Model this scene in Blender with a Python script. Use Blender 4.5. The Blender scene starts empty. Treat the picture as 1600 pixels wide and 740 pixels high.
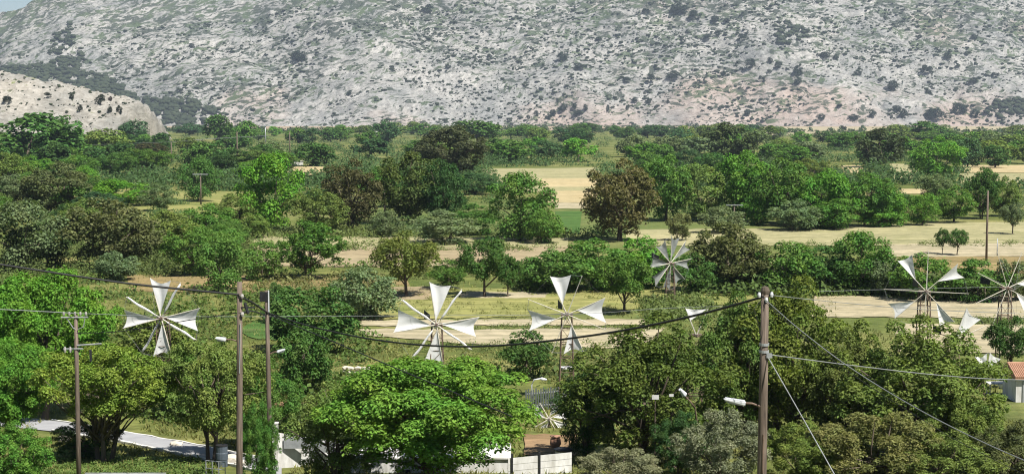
import bpy, bmesh, math, random
import numpy as np
from mathutils import Vector, Matrix

S = bpy.context.scene
C = S.collection
R = math.radians
random.seed(7)

# ------------------------------------------------------------------ camera, world, sun
F = 2400.0                      # focal length in photograph pixels (1600 wide)
PITCH = math.atan((370 - 183) / F)
CAMZ = 18.0
cam_d = bpy.data.cameras.new('camera'); cam = bpy.data.objects.new('camera', cam_d); C.objects.link(cam)
cam_d.sensor_width = 36.0; cam_d.lens = 36.0 * F / 1600.0
cam_d.clip_start = 0.5; cam_d.clip_end = 30000
cam.location = (0, 0, CAMZ); cam.rotation_euler = (math.pi / 2 - PITCH, 0, 0)
S.camera = cam

SUN_DIR = Vector((0.52, -0.54, 1.06)).normalized()       # from the scene to the sun
sun_el = math.asin(SUN_DIR.z)
sun_az = math.atan2(SUN_DIR.x, SUN_DIR.y)
w = bpy.data.worlds.new('World'); S.world = w; w.use_nodes = True
nt = w.node_tree
bg = nt.nodes['Background']
sky = nt.nodes.new('ShaderNodeTexSky'); sky.sky_type = 'NISHITA'; sky.sun_disc = False
sky.sun_elevation = sun_el; sky.sun_rotation = sun_az
sky.altitude = 800; sky.air_density = 1.0; sky.dust_density = 0.2
nt.links.new(sky.outputs[0], bg.inputs[0]); bg.inputs[1].default_value = 0.05
sl = bpy.data.lights.new('sun', 'SUN'); sl.energy = 5.0; sl.angle = R(0.53); sl.color = (1.0, 0.965, 0.91)
so = bpy.data.objects.new('sun', sl); C.objects.link(so)
so.rotation_euler = SUN_DIR.to_track_quat('Z', 'Y').to_euler()
S.view_settings.view_transform = 'Standard'; S.view_settings.look = 'None'
S.view_settings.exposure = 0.8; S.view_settings.gamma = 1.0
S.render.engine = 'CYCLES'
S.cycles.use_denoising = True
S.cycles.pixel_filter_type = 'BLACKMAN_HARRIS'; S.cycles.filter_width = 1.15
S.cycles.max_bounces = 6; S.cycles.diffuse_bounces = 1; S.cycles.glossy_bounces = 2
S.cycles.transmission_bounces = 4; S.cycles.volume_bounces = 0; S.cycles.transparent_max_bounces = 8

# ------------------------------------------------------------------ helpers: projection
cp, sp = math.cos(PITCH), math.sin(PITCH)
def ray(px, py):
    a = (px - 800.0) / F; b = (370.0 - py) / F
    d = Vector((a, cp + b * sp, -sp + b * cp))
    return d / d.y                                         # per metre of y
def at(px, py, Y):
    d = ray(px, py)
    return Vector((d.x * Y, Y, CAMZ + d.z * Y))
TK = np.array([[-400, 19], [-60, 17.0], [0, 14.0], [20, 9.6], [43, 4.7], [55, 3.1], [66, 1.95], [76, 1.1], [90, .4], [110, 0], [1e5, 0]], float)
def gz(y):
    return float(np.interp(y, TK[:, 0], TK[:, 1]))
def ground(px, py):
    d = ray(px, py); lo, hi = 20.0, 9000.0
    for _ in range(60):
        m = (lo + hi) / 2
        if CAMZ + d.z * m > gz(m): lo = m
        else: hi = m
    return Vector((d.x * lo, lo, gz(lo)))

# ------------------------------------------------------------------ helpers: noise
def _h(ix, iy, seed):
    n = (ix * 374761393 + iy * 668265263 + seed * 974711) & 0xffffffff
    n = ((n ^ (n >> 13)) * 1274126177) & 0xffffffff
    n = n ^ (n >> 16)
    return (n & 0xffff) / 65535.0
def vnoise(x, y, seed=0):
    x = np.asarray(x, float); y = np.asarray(y, float)
    ix = np.floor(x).astype(np.int64); iy = np.floor(y).astype(np.int64)
    fx = x - ix; fy = y - iy
    fx = fx * fx * (3 - 2 * fx); fy = fy * fy * (3 - 2 * fy)
    a = _h(ix, iy, seed); b = _h(ix + 1, iy, seed); c = _h(ix, iy + 1, seed); d = _h(ix + 1, iy + 1, seed)
    return (a * (1 - fx) + b * fx) * (1 - fy) + (c * (1 - fx) + d * fx) * fy
def fbm(x, y, o=4, seed=0):
    s = 0; a = .5; t = 0
    for k in range(o):
        s = s + a * vnoise(x * 2 ** k + 17.3 * k, y * 2 ** k + 5.1 * k, seed + k); t += a; a *= .5
    return s / t

# ------------------------------------------------------------------ helpers: meshes
def mesh_np(name, v, quads=None, tris=None, mat=None, smooth=False):
    me = bpy.data.meshes.new(name)
    v = np.asarray(v, np.float32).reshape(-1, 3)
    nq = 0 if quads is None else len(quads); ntr = 0 if tris is None else len(tris)
    loops = []; starts = []
    if nq: loops.append(np.asarray(quads, np.int32).ravel()); starts.append(np.arange(nq) * 4)
    if ntr: loops.append(np.asarray(tris, np.int32).ravel()); starts.append(nq * 4 + np.arange(ntr) * 3)
    loops = np.concatenate(loops); starts = np.concatenate(starts).astype(np.int32)
    me.vertices.add(len(v)); me.vertices.foreach_set('co', v.ravel())
    me.loops.add(len(loops)); me.loops.foreach_set('vertex_index', loops)
    me.polygons.add(nq + ntr); me.polygons.foreach_set('loop_start', starts)
    if smooth: me.polygons.foreach_set('use_smooth', np.ones(nq + ntr, bool))
    me.update(calc_edges=True)
    if mat: me.materials.append(mat)
    return me
def link(name, me, parent=None, loc=None):
    o = bpy.data.objects.new(name, me); C.objects.link(o)
    if parent: o.parent = parent
    if loc is not None: o.location = loc
    return o
def tag(o, label=None, cat=None, group=None, kind=None):
    if label: o['label'] = label
    if cat: o['category'] = cat
    if group: o['group'] = group
    if kind: o['kind'] = kind
    return o
def empty(name, loc, label, cat, group=None, rz=0):
    o = bpy.data.objects.new(name, None); C.objects.link(o); o.location = loc; o.rotation_euler = (0, 0, rz)
    o.empty_display_size = .3
    return tag(o, label, cat, group)

class MB:
    def __init__(s): s.v = []; s.f = []
    def add(s, v, f):
        n = len(s.v); s.v += [tuple(p) for p in v]; s.f += [tuple(i + n for i in q) for q in f]; return s
    def box(s, c, d, rot=None):
        c = Vector(c); pts = []
        for x in (-1, 1):
            for y in (-1, 1):
                for z in (-1, 1):
                    p = Vector((x * d[0] / 2, y * d[1] / 2, z * d[2] / 2))
                    if rot: p = rot @ p
                    pts.append(c + p)
        return s.add(pts, [(0, 1, 3, 2), (4, 6, 7, 5), (0, 4, 5, 1), (2, 3, 7, 6), (0, 2, 6, 4), (1, 5, 7, 3)])
    def tube(s, pts, rads, n=8, cap=True):
        pts = [Vector(p) for p in pts]
        if not hasattr(rads, '__len__'): rads = [rads] * len(pts)
        rings = []
        for i, p in enumerate(pts):
            a = pts[max(i - 1, 0)]; b = pts[min(i + 1, len(pts) - 1)]
            t = (b - a).normalized(); u = t.cross(Vector((.13, .31, .94)))
            if u.length < .05: u = t.cross(Vector((1, 0, 0)))
            u.normalize(); v = t.cross(u)
            rings.append([p + (u * math.cos(k * 2 * math.pi / n) + v * math.sin(k * 2 * math.pi / n)) * rads[i] for k in range(n)])
        vv = [q for r in rings for q in r]; ff = []
        for i in range(len(pts) - 1):
            for k in range(n):
                k2 = (k + 1) % n; ff.append((i * n + k, i * n + k2, (i + 1) * n + k2, (i + 1) * n + k))
        if cap: ff.append(tuple(range(n - 1, -1, -1))); ff.append(tuple((len(pts) - 1) * n + k for k in range(n)))
        return s.add(vv, ff)
    def build(s, name, mat, parent=None, smooth=False, loc=None):
        me = bpy.data.meshes.new(name); me.from_pydata(s.v, [], s.f); me.materials.append(mat)
        if smooth:
            for p in me.polygons: p.use_smooth = len(p.vertices) == 4
        me.update()
        return link(name, me, parent, loc)

# ------------------------------------------------------------------ materials
def newmat(name):
    m = bpy.data.materials.new(name); m.use_nodes = True
    return m, m.node_tree, m.node_tree.nodes['Principled BSDF']
def N(nt, t, **k):
    n = nt.nodes.new(t)
    for a, b in k.items(): setattr(n, a, b)
    return n
def noise_node(nt, scale, detail=4, rough=.55, coord=None, vscale=None, dist=0.0):
    tc = N(nt, 'ShaderNodeTexCoord'); out = tc.outputs['Object']
    if vscale:
        mp = N(nt, 'ShaderNodeMapping'); mp.inputs['Scale'].default_value = vscale
        nt.links.new(out, mp.inputs[0]); out = mp.outputs[0]
    n = N(nt, 'ShaderNodeTexNoise'); n.inputs['Scale'].default_value = scale
    n.inputs['Detail'].default_value = detail; n.inputs['Roughness'].default_value = rough
    n.inputs['Distortion'].default_value = dist
    nt.links.new(out, n.inputs['Vector'])
    return n.outputs['Fac']
def ramp(nt, fac, stops):
    r = N(nt, 'ShaderNodeValToRGB'); e = r.color_ramp.elements
    while len(e) < len(stops): e.new(.5)
    for i, (p, c) in enumerate(stops):
        e[i].position = p; e[i].color = (*c, 1) if len(c) == 3 else c
    nt.links.new(fac, r.inputs[0]); return r.outputs[0]
def mixc(nt, fac, a, b, mode='MIX'):
    m = N(nt, 'ShaderNodeMix', data_type='RGBA', blend_type=mode)
    for sock, val in ((m.inputs[0], fac), (m.inputs[6], a), (m.inputs[7], b)):
        if hasattr(val, 'links'): nt.links.new(val, sock)
        else: sock.default_value = val if not isinstance(val, tuple) else ((*val, 1) if len(val) == 3 else val)
    return m.outputs[2]
def bump(nt, bs, h, strength, dist):
    b = N(nt, 'ShaderNodeBump'); b.inputs['Strength'].default_value = strength; b.inputs['Distance'].default_value = dist
    nt.links.new(h, b.inputs['Height']); nt.links.new(b.outputs[0], bs.inputs['Normal'])
def simple(name, c1, c2, scale=3, rough=.8, bumpd=0, vscale=None, spec=.3, metal=0):
    m, nt, bs = newmat(name)
    f = noise_node(nt, scale, 5, .6, vscale=vscale)
    nt.links.new(ramp(nt, f, [(.3, c1), (.7, c2)]), bs.inputs['Base Color'])
    bs.inputs['Roughness'].default_value = rough; bs.inputs['Specular IOR Level'].default_value = spec
    bs.inputs['Metallic'].default_value = metal
    if bumpd: bump(nt, bs, f, .6, bumpd)
    return m

def leaf_material(name, var=.4, transl=.30, spec=.14):
    m, nt, bs = newmat(name)
    oi = N(nt, 'ShaderNodeObjectInfo'); ge = N(nt, 'ShaderNodeNewGeometry')
    f2 = noise_node(nt, 5, 2)
    hsv = N(nt, 'ShaderNodeHueSaturation')
    nt.links.new(oi.outputs['Color'], hsv.inputs['Color'])
    mr = N(nt, 'ShaderNodeMapRange'); nt.links.new(ge.outputs['Random Per Island'], mr.inputs[0])
    mr.inputs[3].default_value = 1 - var; mr.inputs[4].default_value = 1 + var
    nt.links.new(mr.outputs[0], hsv.inputs['Value'])
    mh = N(nt, 'ShaderNodeMapRange'); nt.links.new(f2, mh.inputs[0])
    mh.inputs[1].default_value = .3; mh.inputs[2].default_value = .7
    mh.inputs[3].default_value = .478; mh.inputs[4].default_value = .522
    nt.links.new(mh.outputs[0], hsv.inputs['Hue'])
    nt.links.new(hsv.outputs[0], bs.inputs['Base Color'])
    bs.inputs['Roughness'].default_value = .62; bs.inputs['Specular IOR Level'].default_value = spec
    tr = N(nt, 'ShaderNodeBsdfTranslucent')
    c2 = mixc(nt, 1.0, hsv.outputs[0], (1.15, 1.25, .55), 'MULTIPLY'); nt.links.new(c2, tr.inputs[0])
    mx = N(nt, 'ShaderNodeMixShader'); mx.inputs[0].default_value = transl
    nt.links.new(bs.outputs[0], mx.inputs[1]); nt.links.new(tr.outputs[0], mx.inputs[2])
    nt.links.new(mx.outputs[0], nt.nodes['Material Output'].inputs[0])
    return m
M = {}
M['leaf'] = leaf_material('leaf')
M['leaf_far'] = leaf_material('leaf_far', .35, .25, .08)
M['bark'] = simple('bark', (.055, .042, .03), (.14, .11, .08), 6, .9, .03, (1, 1, .25))
M['wood'] = simple('weathered_wood', (.045, .034, .026), (.215, .165, .125), 7, .85, .02, (3, 3, .15))
M['cloth'] = simple('sail_cloth', (.78, .77, .73), (.90, .89, .87), 1.6, .9, .02)
M['cloth_grey'] = simple('backlit_sail_cloth', (.16, .17, .16), (.30, .31, .29), 3, .9, .01)  # sail cloth darkened in its colour to look back-lit
for k_, t_ in (('cloth', .4), ('cloth_grey', .25)):
    nt_ = M[k_].node_tree; b_ = nt_.nodes['Principled BSDF']; tr_ = nt_.nodes.new('ShaderNodeBsdfTranslucent'); mx_ = nt_.nodes.new('ShaderNodeMixShader')
    tr_.inputs[0].default_value = (.92, .91, .88, 1); mx_.inputs[0].default_value = t_
    nt_.links.new(b_.outputs[0], mx_.inputs[1]); nt_.links.new(tr_.outputs[0], mx_.inputs[2]); nt_.links.new(mx_.outputs[0], nt_.nodes['Material Output'].inputs[0])
M['steel'] = simple('rusty_steel', (.09, .06, .042), (.21, .145, .105), 4, .7, 0, None, .4, .2)
M['spar'] = simple('pale_spar', (.50, .45, .36), (.68, .63, .52), 5, .8)
M['galv'] = simple('grey_metal', (.26, .27, .27), (.38, .39, .39), 4, .5, 0, None, .5, .3)
M['dark'] = simple('dark_paint', (.015, .015, .017), (.03, .03, .032), 4, .5)
M['white'] = simple('white_paint', (.40, .385, .345), (.72, .71, .68), 2.2, .85, .01, (1.2, 1.2, .35))
M['whitewash'] = simple('whitewash', (.42, .40, .35), (.74, .72, .67), 1.8, .9, .03)
M['lampwhite'] = simple('lamp_shell', (.52, .53, .53), (.64, .65, .65), 6, .4)
M['cable'] = simple('black_cable', (.012, .012, .012), (.025, .025, .025), 2, .6)
M['wire'] = simple('bare_wire', (.19, .20, .19), (.29, .30, .29), 2, .5, 0, None, .5, .3)
M['tile'] = simple('terracotta', (.32, .17, .105), (.44, .25, .16), 2.5, .85, .01)
M['stone'] = simple('pale_stone', (.42, .38, .30), (.62, .57, .47), 3, .9, .03)
M['concrete'] = simple('road_concrete', (.27, .268, .272), (.35, .348, .345), .9, .9, .01)
M['slat'] = simple('weathered_slat', (.07, .085, .08), (.12, .135, .13), 5, .8)
M['glass'] = simple('window_glass', (.02, .022, .025), (.03, .033, .036), 1, .15, 0, None, .5)
M['ceramic'] = simple('insulator', (.30, .28, .25), (.42, .40, .37), 8, .3)
M['blue'] = simple('blue_grey_plastic', (.05, .065, .08), (.09, .11, .13), 3, .6)

def ground_material():
    m, nt, bs = newmat('grassy_ground')
    f1 = noise_node(nt, .035, 6, .6); f2 = noise_node(nt, .9, 5, .65); f3 = noise_node(nt, .006, 3, .5)
    a = ramp(nt, f1, [(.33, (.075, .10, .024)), (.50, (.135, .15, .048)), (.66, (.24, .215, .095))])
    f4 = noise_node(nt, .22, 5, .7)
    b = mixc(nt, 1.0, ramp(nt, f2, [(.3, (.55, .57, .5)), (.7, (1.3, 1.28, 1.2))]), ramp(nt, f4, [(.35, (.62, .70, .6)), (.65, (1.35, 1.28, 1.25))]), 'MULTIPLY')
    c = mixc(nt, 1.0, a, b, 'MULTIPLY')
    d = mixc(nt, ramp(nt, f3, [(.45, (0, 0, 0)), (.6, (.6, .6, .6))]), c, (.115, .15, .048))
    nt.links.new(d, bs.inputs['Base Color']); bs.inputs['Roughness'].default_value = .95
    bs.inputs['Specular IOR Level'].default_value = .1
    bump(nt, bs, f2, .9, .25)
    return m
def field_material(name, c1, c2, c3=None, furrow=0, ang=0, fscale=.4):
    m, nt, bs = newmat(name)
    f1 = noise_node(nt, .05, 5, .6); f2 = noise_node(nt, .55, 5, .7)
    a = ramp(nt, f1, [(.33, c1), (.67, c2)])
    b = ramp(nt, f2, [(.28, (.70, .72, .66)), (.72, (1.28, 1.26, 1.18))])
    c = mixc(nt, 1.0, a, b, 'MULTIPLY')
    if c3: c = mixc(nt, ramp(nt, noise_node(nt, .13, 5, .7), [(.55, (0, 0, 0)), (.66, (.75, .75, .75))]), c, c3)
    st = noise_node(nt, .5, 4, .65, vscale=(.05, 1.6, 1))
    c = mixc(nt, 1.0, c, ramp(nt, st, [(.32, (.66, .69, .60)), (.5, (1, 1, 1)), (.68, (1.22, 1.2, 1.14))]), 'MULTIPLY')
    nt.links.new(c, bs.inputs['Base Color']); bs.inputs['Roughness'].default_value = .95
    bs.inputs['Specular IOR Level'].default_value = .1
    bump(nt, bs, f2, .8, .18)
    return m
M['ground'] = ground_material()
M['f_cream'] = field_material('stubble_cream', (0.376, 0.296, 0.168), (0.444, 0.363, 0.222), (0.309, 0.255, 0.134))
M['f_tan'] = field_material('ploughed_tan', (0.269, 0.212, 0.134), (0.329, 0.269, 0.178), (0.228, 0.188, 0.108))
M['f_pale'] = field_material('pale_field', (0.323, 0.276, 0.188), (0.390, 0.336, 0.242), (0.282, 0.249, 0.148))
M['f_greentan'] = field_material('green_tan_field', (.26, .245, .135), (.34, .305, .18), (.20, .205, .085))
M['f_grass'] = field_material('dry_grass', (.175, .19, .06), (.27, .25, .10), (.13, .165, .042))
M['f_green'] = field_material('green_plot', (0.050, 0.105, 0.025), (0.071, 0.130, 0.034), (0.101, 0.118, 0.042))
M['f_ochre'] = field_material('ochre_verge', (0.222, 0.168, 0.081), (0.269, 0.202, 0.101), (0.148, 0.148, 0.054))
M['f_bank'] = field_material('green_bank', (.085, .14, .034), (.15, .19, .055), (.20, .19, .08))
M['f_earth'] = field_material('red_earth', (.21, .135, .075), (.28, .19, .115), (.14, .125, .055))
M['f_pink'] = field_material('pinkish_dirt', (0.309, 0.235, 0.175), (0.363, 0.289, 0.222), (0.242, 0.222, 0.134))

def rock_material(name, rock1, rock2, soil, scrub, cov, sc=1.0, soilh=120, tilt=.00008, x0=900):
    m, nt, bs = newmat(name)
    def math_(op, a, b, c=None):
        n = N(nt, 'ShaderNodeMath', operation=op)
        for i, v in enumerate((a, b, c)):
            if v is None: continue
            if hasattr(v, 'links'): nt.links.new(v, n.inputs[i])
            else: n.inputs[i].default_value = v
        return n.outputs[0]
    tc = N(nt, 'ShaderNodeTexCoord')
    sx = N(nt, 'ShaderNodeSeparateXYZ'); nt.links.new(tc.outputs['Object'], sx.inputs[0])
    dx = math_('SUBTRACT', sx.outputs[0], x0)
    zz = math_('MULTIPLY_ADD', math_('MULTIPLY', dx, dx), tilt, sx.outputs[2])      # strata dip
    w0 = N(nt, 'ShaderNodeTexNoise'); w0.inputs['Scale'].default_value = .012 * sc; w0.inputs['Detail'].default_value = 3; nt.links.new(tc.outputs['Object'], w0.inputs['Vector'])
    zz = math_('MULTIPLY_ADD', w0.outputs['Fac'], 60 / sc, zz)
    cb = N(nt, 'ShaderNodeCombineXYZ')
    nt.links.new(sx.outputs[0], cb.inputs[0]); nt.links.new(sx.outputs[1], cb.inputs[1]); nt.links.new(zz, cb.inputs[2])
    def nz(scale, det, rough, vs, dist=0):
        mp = N(nt, 'ShaderNodeMapping'); mp.inputs['Scale'].default_value = vs; nt.links.new(cb.outputs[0], mp.inputs[0])
        n = N(nt, 'ShaderNodeTexNoise'); n.inputs['Scale'].default_value = scale * sc; n.inputs['Detail'].default_value = det
        n.inputs['Roughness'].default_value = rough; n.inputs['Distortion'].default_value = dist
        nt.links.new(mp.outputs[0], n.inputs['Vector']); return n.outputs['Fac']
    big = nz(.0045, 4, .55, (1, 1, 1))
    fine = nz(.12, 6, .76, (.8, .4, 2.2))
    veg = nz(.036, 6, .66, (1.25, .5, 4.2), .6)
    rk = ramp(nt, fine, [(.30, rock1), (.66, rock2)])
    hz = N(nt, 'ShaderNodeMapRange'); nt.links.new(sx.outputs[2], hz.inputs[0])
    hz.inputs[1].default_value = soilh; hz.inputs[2].default_value = 0; hz.inputs[3].default_value = 0; hz.inputs[4].default_value = .22
    xm = N(nt, 'ShaderNodeMapRange'); nt.links.new(sx.outputs[0], xm.inputs[0])
    xm.inputs[1].default_value = -350; xm.inputs[2].default_value = 250; xm.inputs[3].default_value = -.14 if soilh > 50 else 0; xm.inputs[4].default_value = .03
    rk = mixc(nt, 1.0, rk, ramp(nt, nz(.011, 4, .6, (1, .6, 1.6)), [(.36, (.70, .72, .72)), (.62, (1.14, 1.12, 1.08))]), 'MULTIPLY')
    sf = ramp(nt, math_('ADD', math_('ADD', big, hz.outputs[0]), xm.outputs[0]), [(.58, (0, 0, 0)), (.80, (.7, .7, .7))])
    c = mixc(nt, sf, rk, soil)
    hv = N(nt, 'ShaderNodeMapRange'); nt.links.new(sx.outputs[2], hv.inputs[0])     # scrub: thinner low down
    hv.inputs[1].default_value = 0; hv.inputs[2].default_value = 300; hv.inputs[3].default_value = -.05; hv.inputs[4].default_value = .04
    vv = math_('MULTIPLY_ADD', big, .30, math_('ADD', veg, hv.outputs[0]))
    vf = ramp(nt, vv, [(cov, (0, 0, 0)), (cov + .05, (.9, .9, .9))])
    sc2 = mixc(nt, ramp(nt, nz(.02, 3, .6, (1, 1, 1)), [(.45, (0, 0, 0)), (.6, (1, 1, 1))]), scrub, tuple(v_ * f_ for v_, f_ in zip(scrub, (1.7, 1.9, 1.2))))
    c = mixc(nt, vf, c, sc2)
    nt.links.new(c, bs.inputs['Base Color']); bs.inputs['Roughness'].default_value = .95
    bs.inputs['Specular IOR Level'].default_value = .1
    bump(nt, bs, fine, 1.0, 3.0 / sc)
    return m
M['mountain'] = rock_material('limestone', (.125, .122, .115), (.435, .422, .396), (.39, .29, .235), (.034, .045, .029), .65)
M['hill'] = rock_material('pale_limestone', (.20, .18, .15), (.43, .405, .36), (.37, .31, .24), (.08, .085, .04), .75, 2.2, 20, 0.0)

# ------------------------------------------------------------------ ground
def graded(a, b, n, p=3.0):
    t = np.linspace(-1, 1, n); return np.sign(t) * np.abs(t) ** p
xs = graded(0, 0, 121) * 3900
ys = np.concatenate([np.linspace(-300, 20, 12), np.linspace(26, 130, 53), 130 + (np.linspace(0.02, 1, 60) ** 2.6) * 5800])
X, Y = np.meshgrid(xs, ys)
Z = np.interp(Y, TK[:, 0], TK[:, 1])
nx, ny = len(xs), len(ys)
idx = np.arange(nx * ny).reshape(ny, nx)
def gridquads(idx):
    return np.stack([idx[:-1, :-1], idx[:-1, 1:], idx[1:, 1:], idx[1:, :-1]], -1).reshape(-1, 4)
g = link('ground', mesh_np('ground', np.stack([X, Y, Z], -1), gridquads(idx), None, M['ground'], True))
tag(g, 'flat plain of green and dry grass with a slope below the viewer', kind='structure')

FO = [0]
def field(name, poly, mat, label, jit=.2, dz=None):
    FO[0] += 1
    rng = random.Random(FO[0])
    pts = []
    n = len(poly)
    for i in range(n):
        a = poly[i]; b = poly[(i + 1) % n]
        k = max(2, int(abs(a[0] - b[0]) / 14))
        for j in range(k):
            t = j / k
            px = a[0] + (b[0] - a[0]) * t; py = a[1] + (b[1] - a[1]) * t
            sc = jit * (py - 183) / 130
            pts.append(ground(px + rng.uniform(-3, 3), max(189, py + rng.uniform(-1, 1) * sc * 2.2)))
    bm = bmesh.new()
    vs = [bm.verts.new((p.x, p.y, p.z + (dz if dz else .012 + .002 * FO[0] + p.y * .00007))) for p in pts]
    es = [bm.edges.new((vs[i], vs[(i + 1) % len(vs)])) for i in range(len(vs))]
    bmesh.ops.triangle_fill(bm, edges=es, use_beauty=True)
    bmesh.ops.recalc_face_normals(bm, faces=bm.faces)
    for f in bm.faces:
        if f.normal.z < 0: f.normal_flip()
    me = bpy.data.meshes.new(name); bm.to_mesh(me); bm.free(); me.materials.append(M[mat])
    o = link(name, me); tag(o, label, kind='structure'); return o

field('field', [(-100, 195), (2150, 195), (2150, 204), (-100, 204)], 'f_pink', 'strip of pinkish bare ground at the foot of the mountain')
field('field', [(1180, 199), (2150, 196), (2150, 214), (1180, 212)], 'f_pale', 'pale far fields below the right end of the mountain')
field('field', [(752, 264), (935, 262), (935, 300), (780, 300)], 'f_greentan', 'greenish stubble field left of the brown oak')
field('field', [(842, 279), (935, 279), (935, 292), (846, 292)], 'f_cream', 'thin cream stubble strip left of the brown oak')
field('field', [(845, 298), (935, 298), (930, 317), (858, 317)], 'f_cream', 'bright cream stubble field left of the brown oak')
field('field', [(866, 317), (930, 317), (926, 326), (866, 326)], 'f_pale', 'duller edge of the cream stubble field')
field('field', [(868, 331), (912, 330), (908, 366), (872, 362)], 'f_green', 'vivid green plot left of the brown oak')
field('field', [(450, 259), (505, 261), (505, 275), (450, 273)], 'f_cream', 'small pale stubble field behind the bright green tree')
field('field', [(1314, 259), (1346, 258), (1348, 270), (1316, 271)], 'f_cream', 'small cream field among the right hand trees')
field('field', [(1390, 256), (1434, 257), (1432, 282), (1392, 280)], 'f_greentan', 'pale green field beside the bright green far tree')
field('field', [(1505, 258), (2150, 258), (2150, 270), (1505, 270)], 'f_cream', 'pale stubble field at the far right')
field('field', [(1500, 271), (2150, 271), (2150, 290), (1500, 288)], 'f_greentan', 'green field in front of the pale far right field')
field('field', [(1408, 295), (1448, 295), (1448, 303), (1408, 303)], 'f_cream', 'cream strip between the right hand trees')
field('field', [(335, 320), (360, 320), (360, 332), (335, 332)], 'f_cream', 'small cream clearing among the left hand trees')
field('field', [(-60, 300), (150, 296), (400, 300), (400, 345), (-60, 345)], 'f_grass', 'grassy clearing among the left hand trees')
field('field', [(398, 369), (600, 370), (890, 372), (890, 388), (398, 388)], 'f_greentan', 'pale green field behind the lone trees')
field('field', [(400, 389), (890, 385), (890, 420), (400, 416)], 'f_tan', 'brown ploughed field behind the lone trees')
field('field', [(978, 359), (1230, 357), (1480, 348), (2150, 343), (2150, 380), (1385, 384), (978, 384)], 'f_greentan', 'wide pale green field on the right')
field('field', [(1385, 382), (2150, 374), (2150, 398), (1385, 402)], 'f_pale', 'bare pale track field below the pair of small trees')
field('field', [(1385, 402), (2150, 398), (2150, 432), (1385, 426)], 'f_ochre', 'ochre grass verge below the pale track')
field('field', [(200, 430), (530, 431), (640, 440), (640, 458), (200, 455)], 'f_ochre', 'dry ochre grass strip behind the left mills')
field('field', [(560, 446), (860, 452), (1180, 448), (1180, 472), (800, 496), (560, 500)], 'f_grass', 'yellow green meadow behind the two middle mills')
field('field', [(580, 450), (680, 448), (690, 468), (580, 470)], 'f_tan', 'tan bare ground under the light green tree')
field('field', [(720, 456), (860, 457), (850, 466), (720, 465)], 'f_pale', 'pale dry ground under the dark lone trees')
field('field', [(560, 501), (1010, 499), (1010, 508), (560, 510)], 'f_pale', 'thin pale track behind the middle mills')
field('field', [(560, 514), (700, 516), (1040, 512), (1000, 545), (760, 540), (560, 524)], 'f_pale', 'bare pale field behind the middle mills')
field('field', [(1270, 463), (2150, 466), (2150, 498), (1270, 496)], 'f_pale', 'bare pale field behind the right mills')
field('field', [(1400, 507), (2150, 507), (2150, 566), (1400, 550)], 'f_pale', 'bare pale field around the right mills')
field('field', [(372, 517), (386, 508), (398, 503), (425, 500), (452, 509), (446, 524), (430, 533), (404, 530), (386, 526)], 'f_green', 'vivid green plot between the two wooden poles')
field('field', [(428, 628), (500, 630), (506, 660), (428, 662)], 'f_earth', 'bank of red brown earth')
field('field', [(820, 680), (900, 680), (900, 712), (820, 712)], 'f_earth', 'bare reddish yard by the white fence')
field('field', [(80, 700), (320, 724), (320, 746), (80, 746)], 'f_bank', 'grassy bank in front of the road')

# ------------------------------------------------------------------ mountain and hill
RX = np.array([-6000, -2200, -1480, -1233, -1110, -900, -400, 300, 900, 1600, 3000, 6000], float)
RZ = np.array([120, 200, 258, 283, 316, 345, 400, 430, 420, 400, 330, 250], float)
def mount_z(x, y):
    x = np.asarray(x, float); y = np.asarray(y, float)
    zr = np.interp(x, RX, RZ)
    s0 = 3000 + 70 * (fbm(x / 420, x * 0 + 3, 3, 5) - .5) + 60 * np.clip((-x - 600) / 600, 0, 1)
    gl = fbm(x / 230 + (y - 3000) / 900, (y - 3000) / 700, 3, 11)
    t = (y - s0) / 820
    tt = np.clip(t, 0, 1)
    prof = np.where(tt < .12, tt * tt / .24 * 1.0, tt - .06) / .94
    back = np.clip(1 - (t - 1) * .7, .0, 1)
    z = zr * prof * back
    k = np.clip(tt * 9, 0, 1) * np.clip((1.02 - tt) * 30, 0, 1)
    z = z + k * (gl - .5) * 85
    wv = fbm(x / 90, y / 90, 3, 21) * 60
    L = 14.0
    ph = (z + .00008 * (x - 900) ** 2 + wv) / L
    fr = ph - np.floor(ph)
    saw = np.where(fr < .72, fr / .72, (1 - fr) / .28) - .5
    amp = 11.0 * np.clip((fbm(x / 60, y / 45, 3, 31) - .30) * 3.2, 0.1, 1)
    z = z + k * saw * amp
    z = z + k * (fbm(x / 26, y / 17, 4, 41) - .5) * 10.0
    rg = 1 - np.abs(2 * fbm(x / 15, y / 10, 3, 51) - 1)
    z = z + k * (rg - .7) * 6.0
    return np.maximum(z, -2) + np.where(t < 0, -1.5, 0)
xd = np.arange(-1380, 1381, 3.2)
xs = np.concatenate([-1380 - np.array([2300, 1900, 1500, 1100, 800, 600, 450, 330, 240, 170, 110, 60, 25]), xd, 1380 + np.array([25, 60, 110, 170, 240, 330, 450, 600, 800, 1100, 1500, 1900, 2300])])
ys = np.concatenate([np.arange(2925, 3700, 3.6), np.arange(3706, 3900, 10), np.linspace(3920, 5700, 14)])
X, Y = np.meshgrid(xs, ys); Z = mount_z(X, Y)
nx, ny = len(xs), len(ys); idx = np.arange(nx * ny).reshape(ny, nx)
mo = link('mountain', mesh_np('mountain', np.stack([X, Y, Z], -1), gridquads(idx), None, M['mountain']))
tag(mo, 'long grey limestone mountainside dotted with dark scrub', kind='structure')

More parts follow.
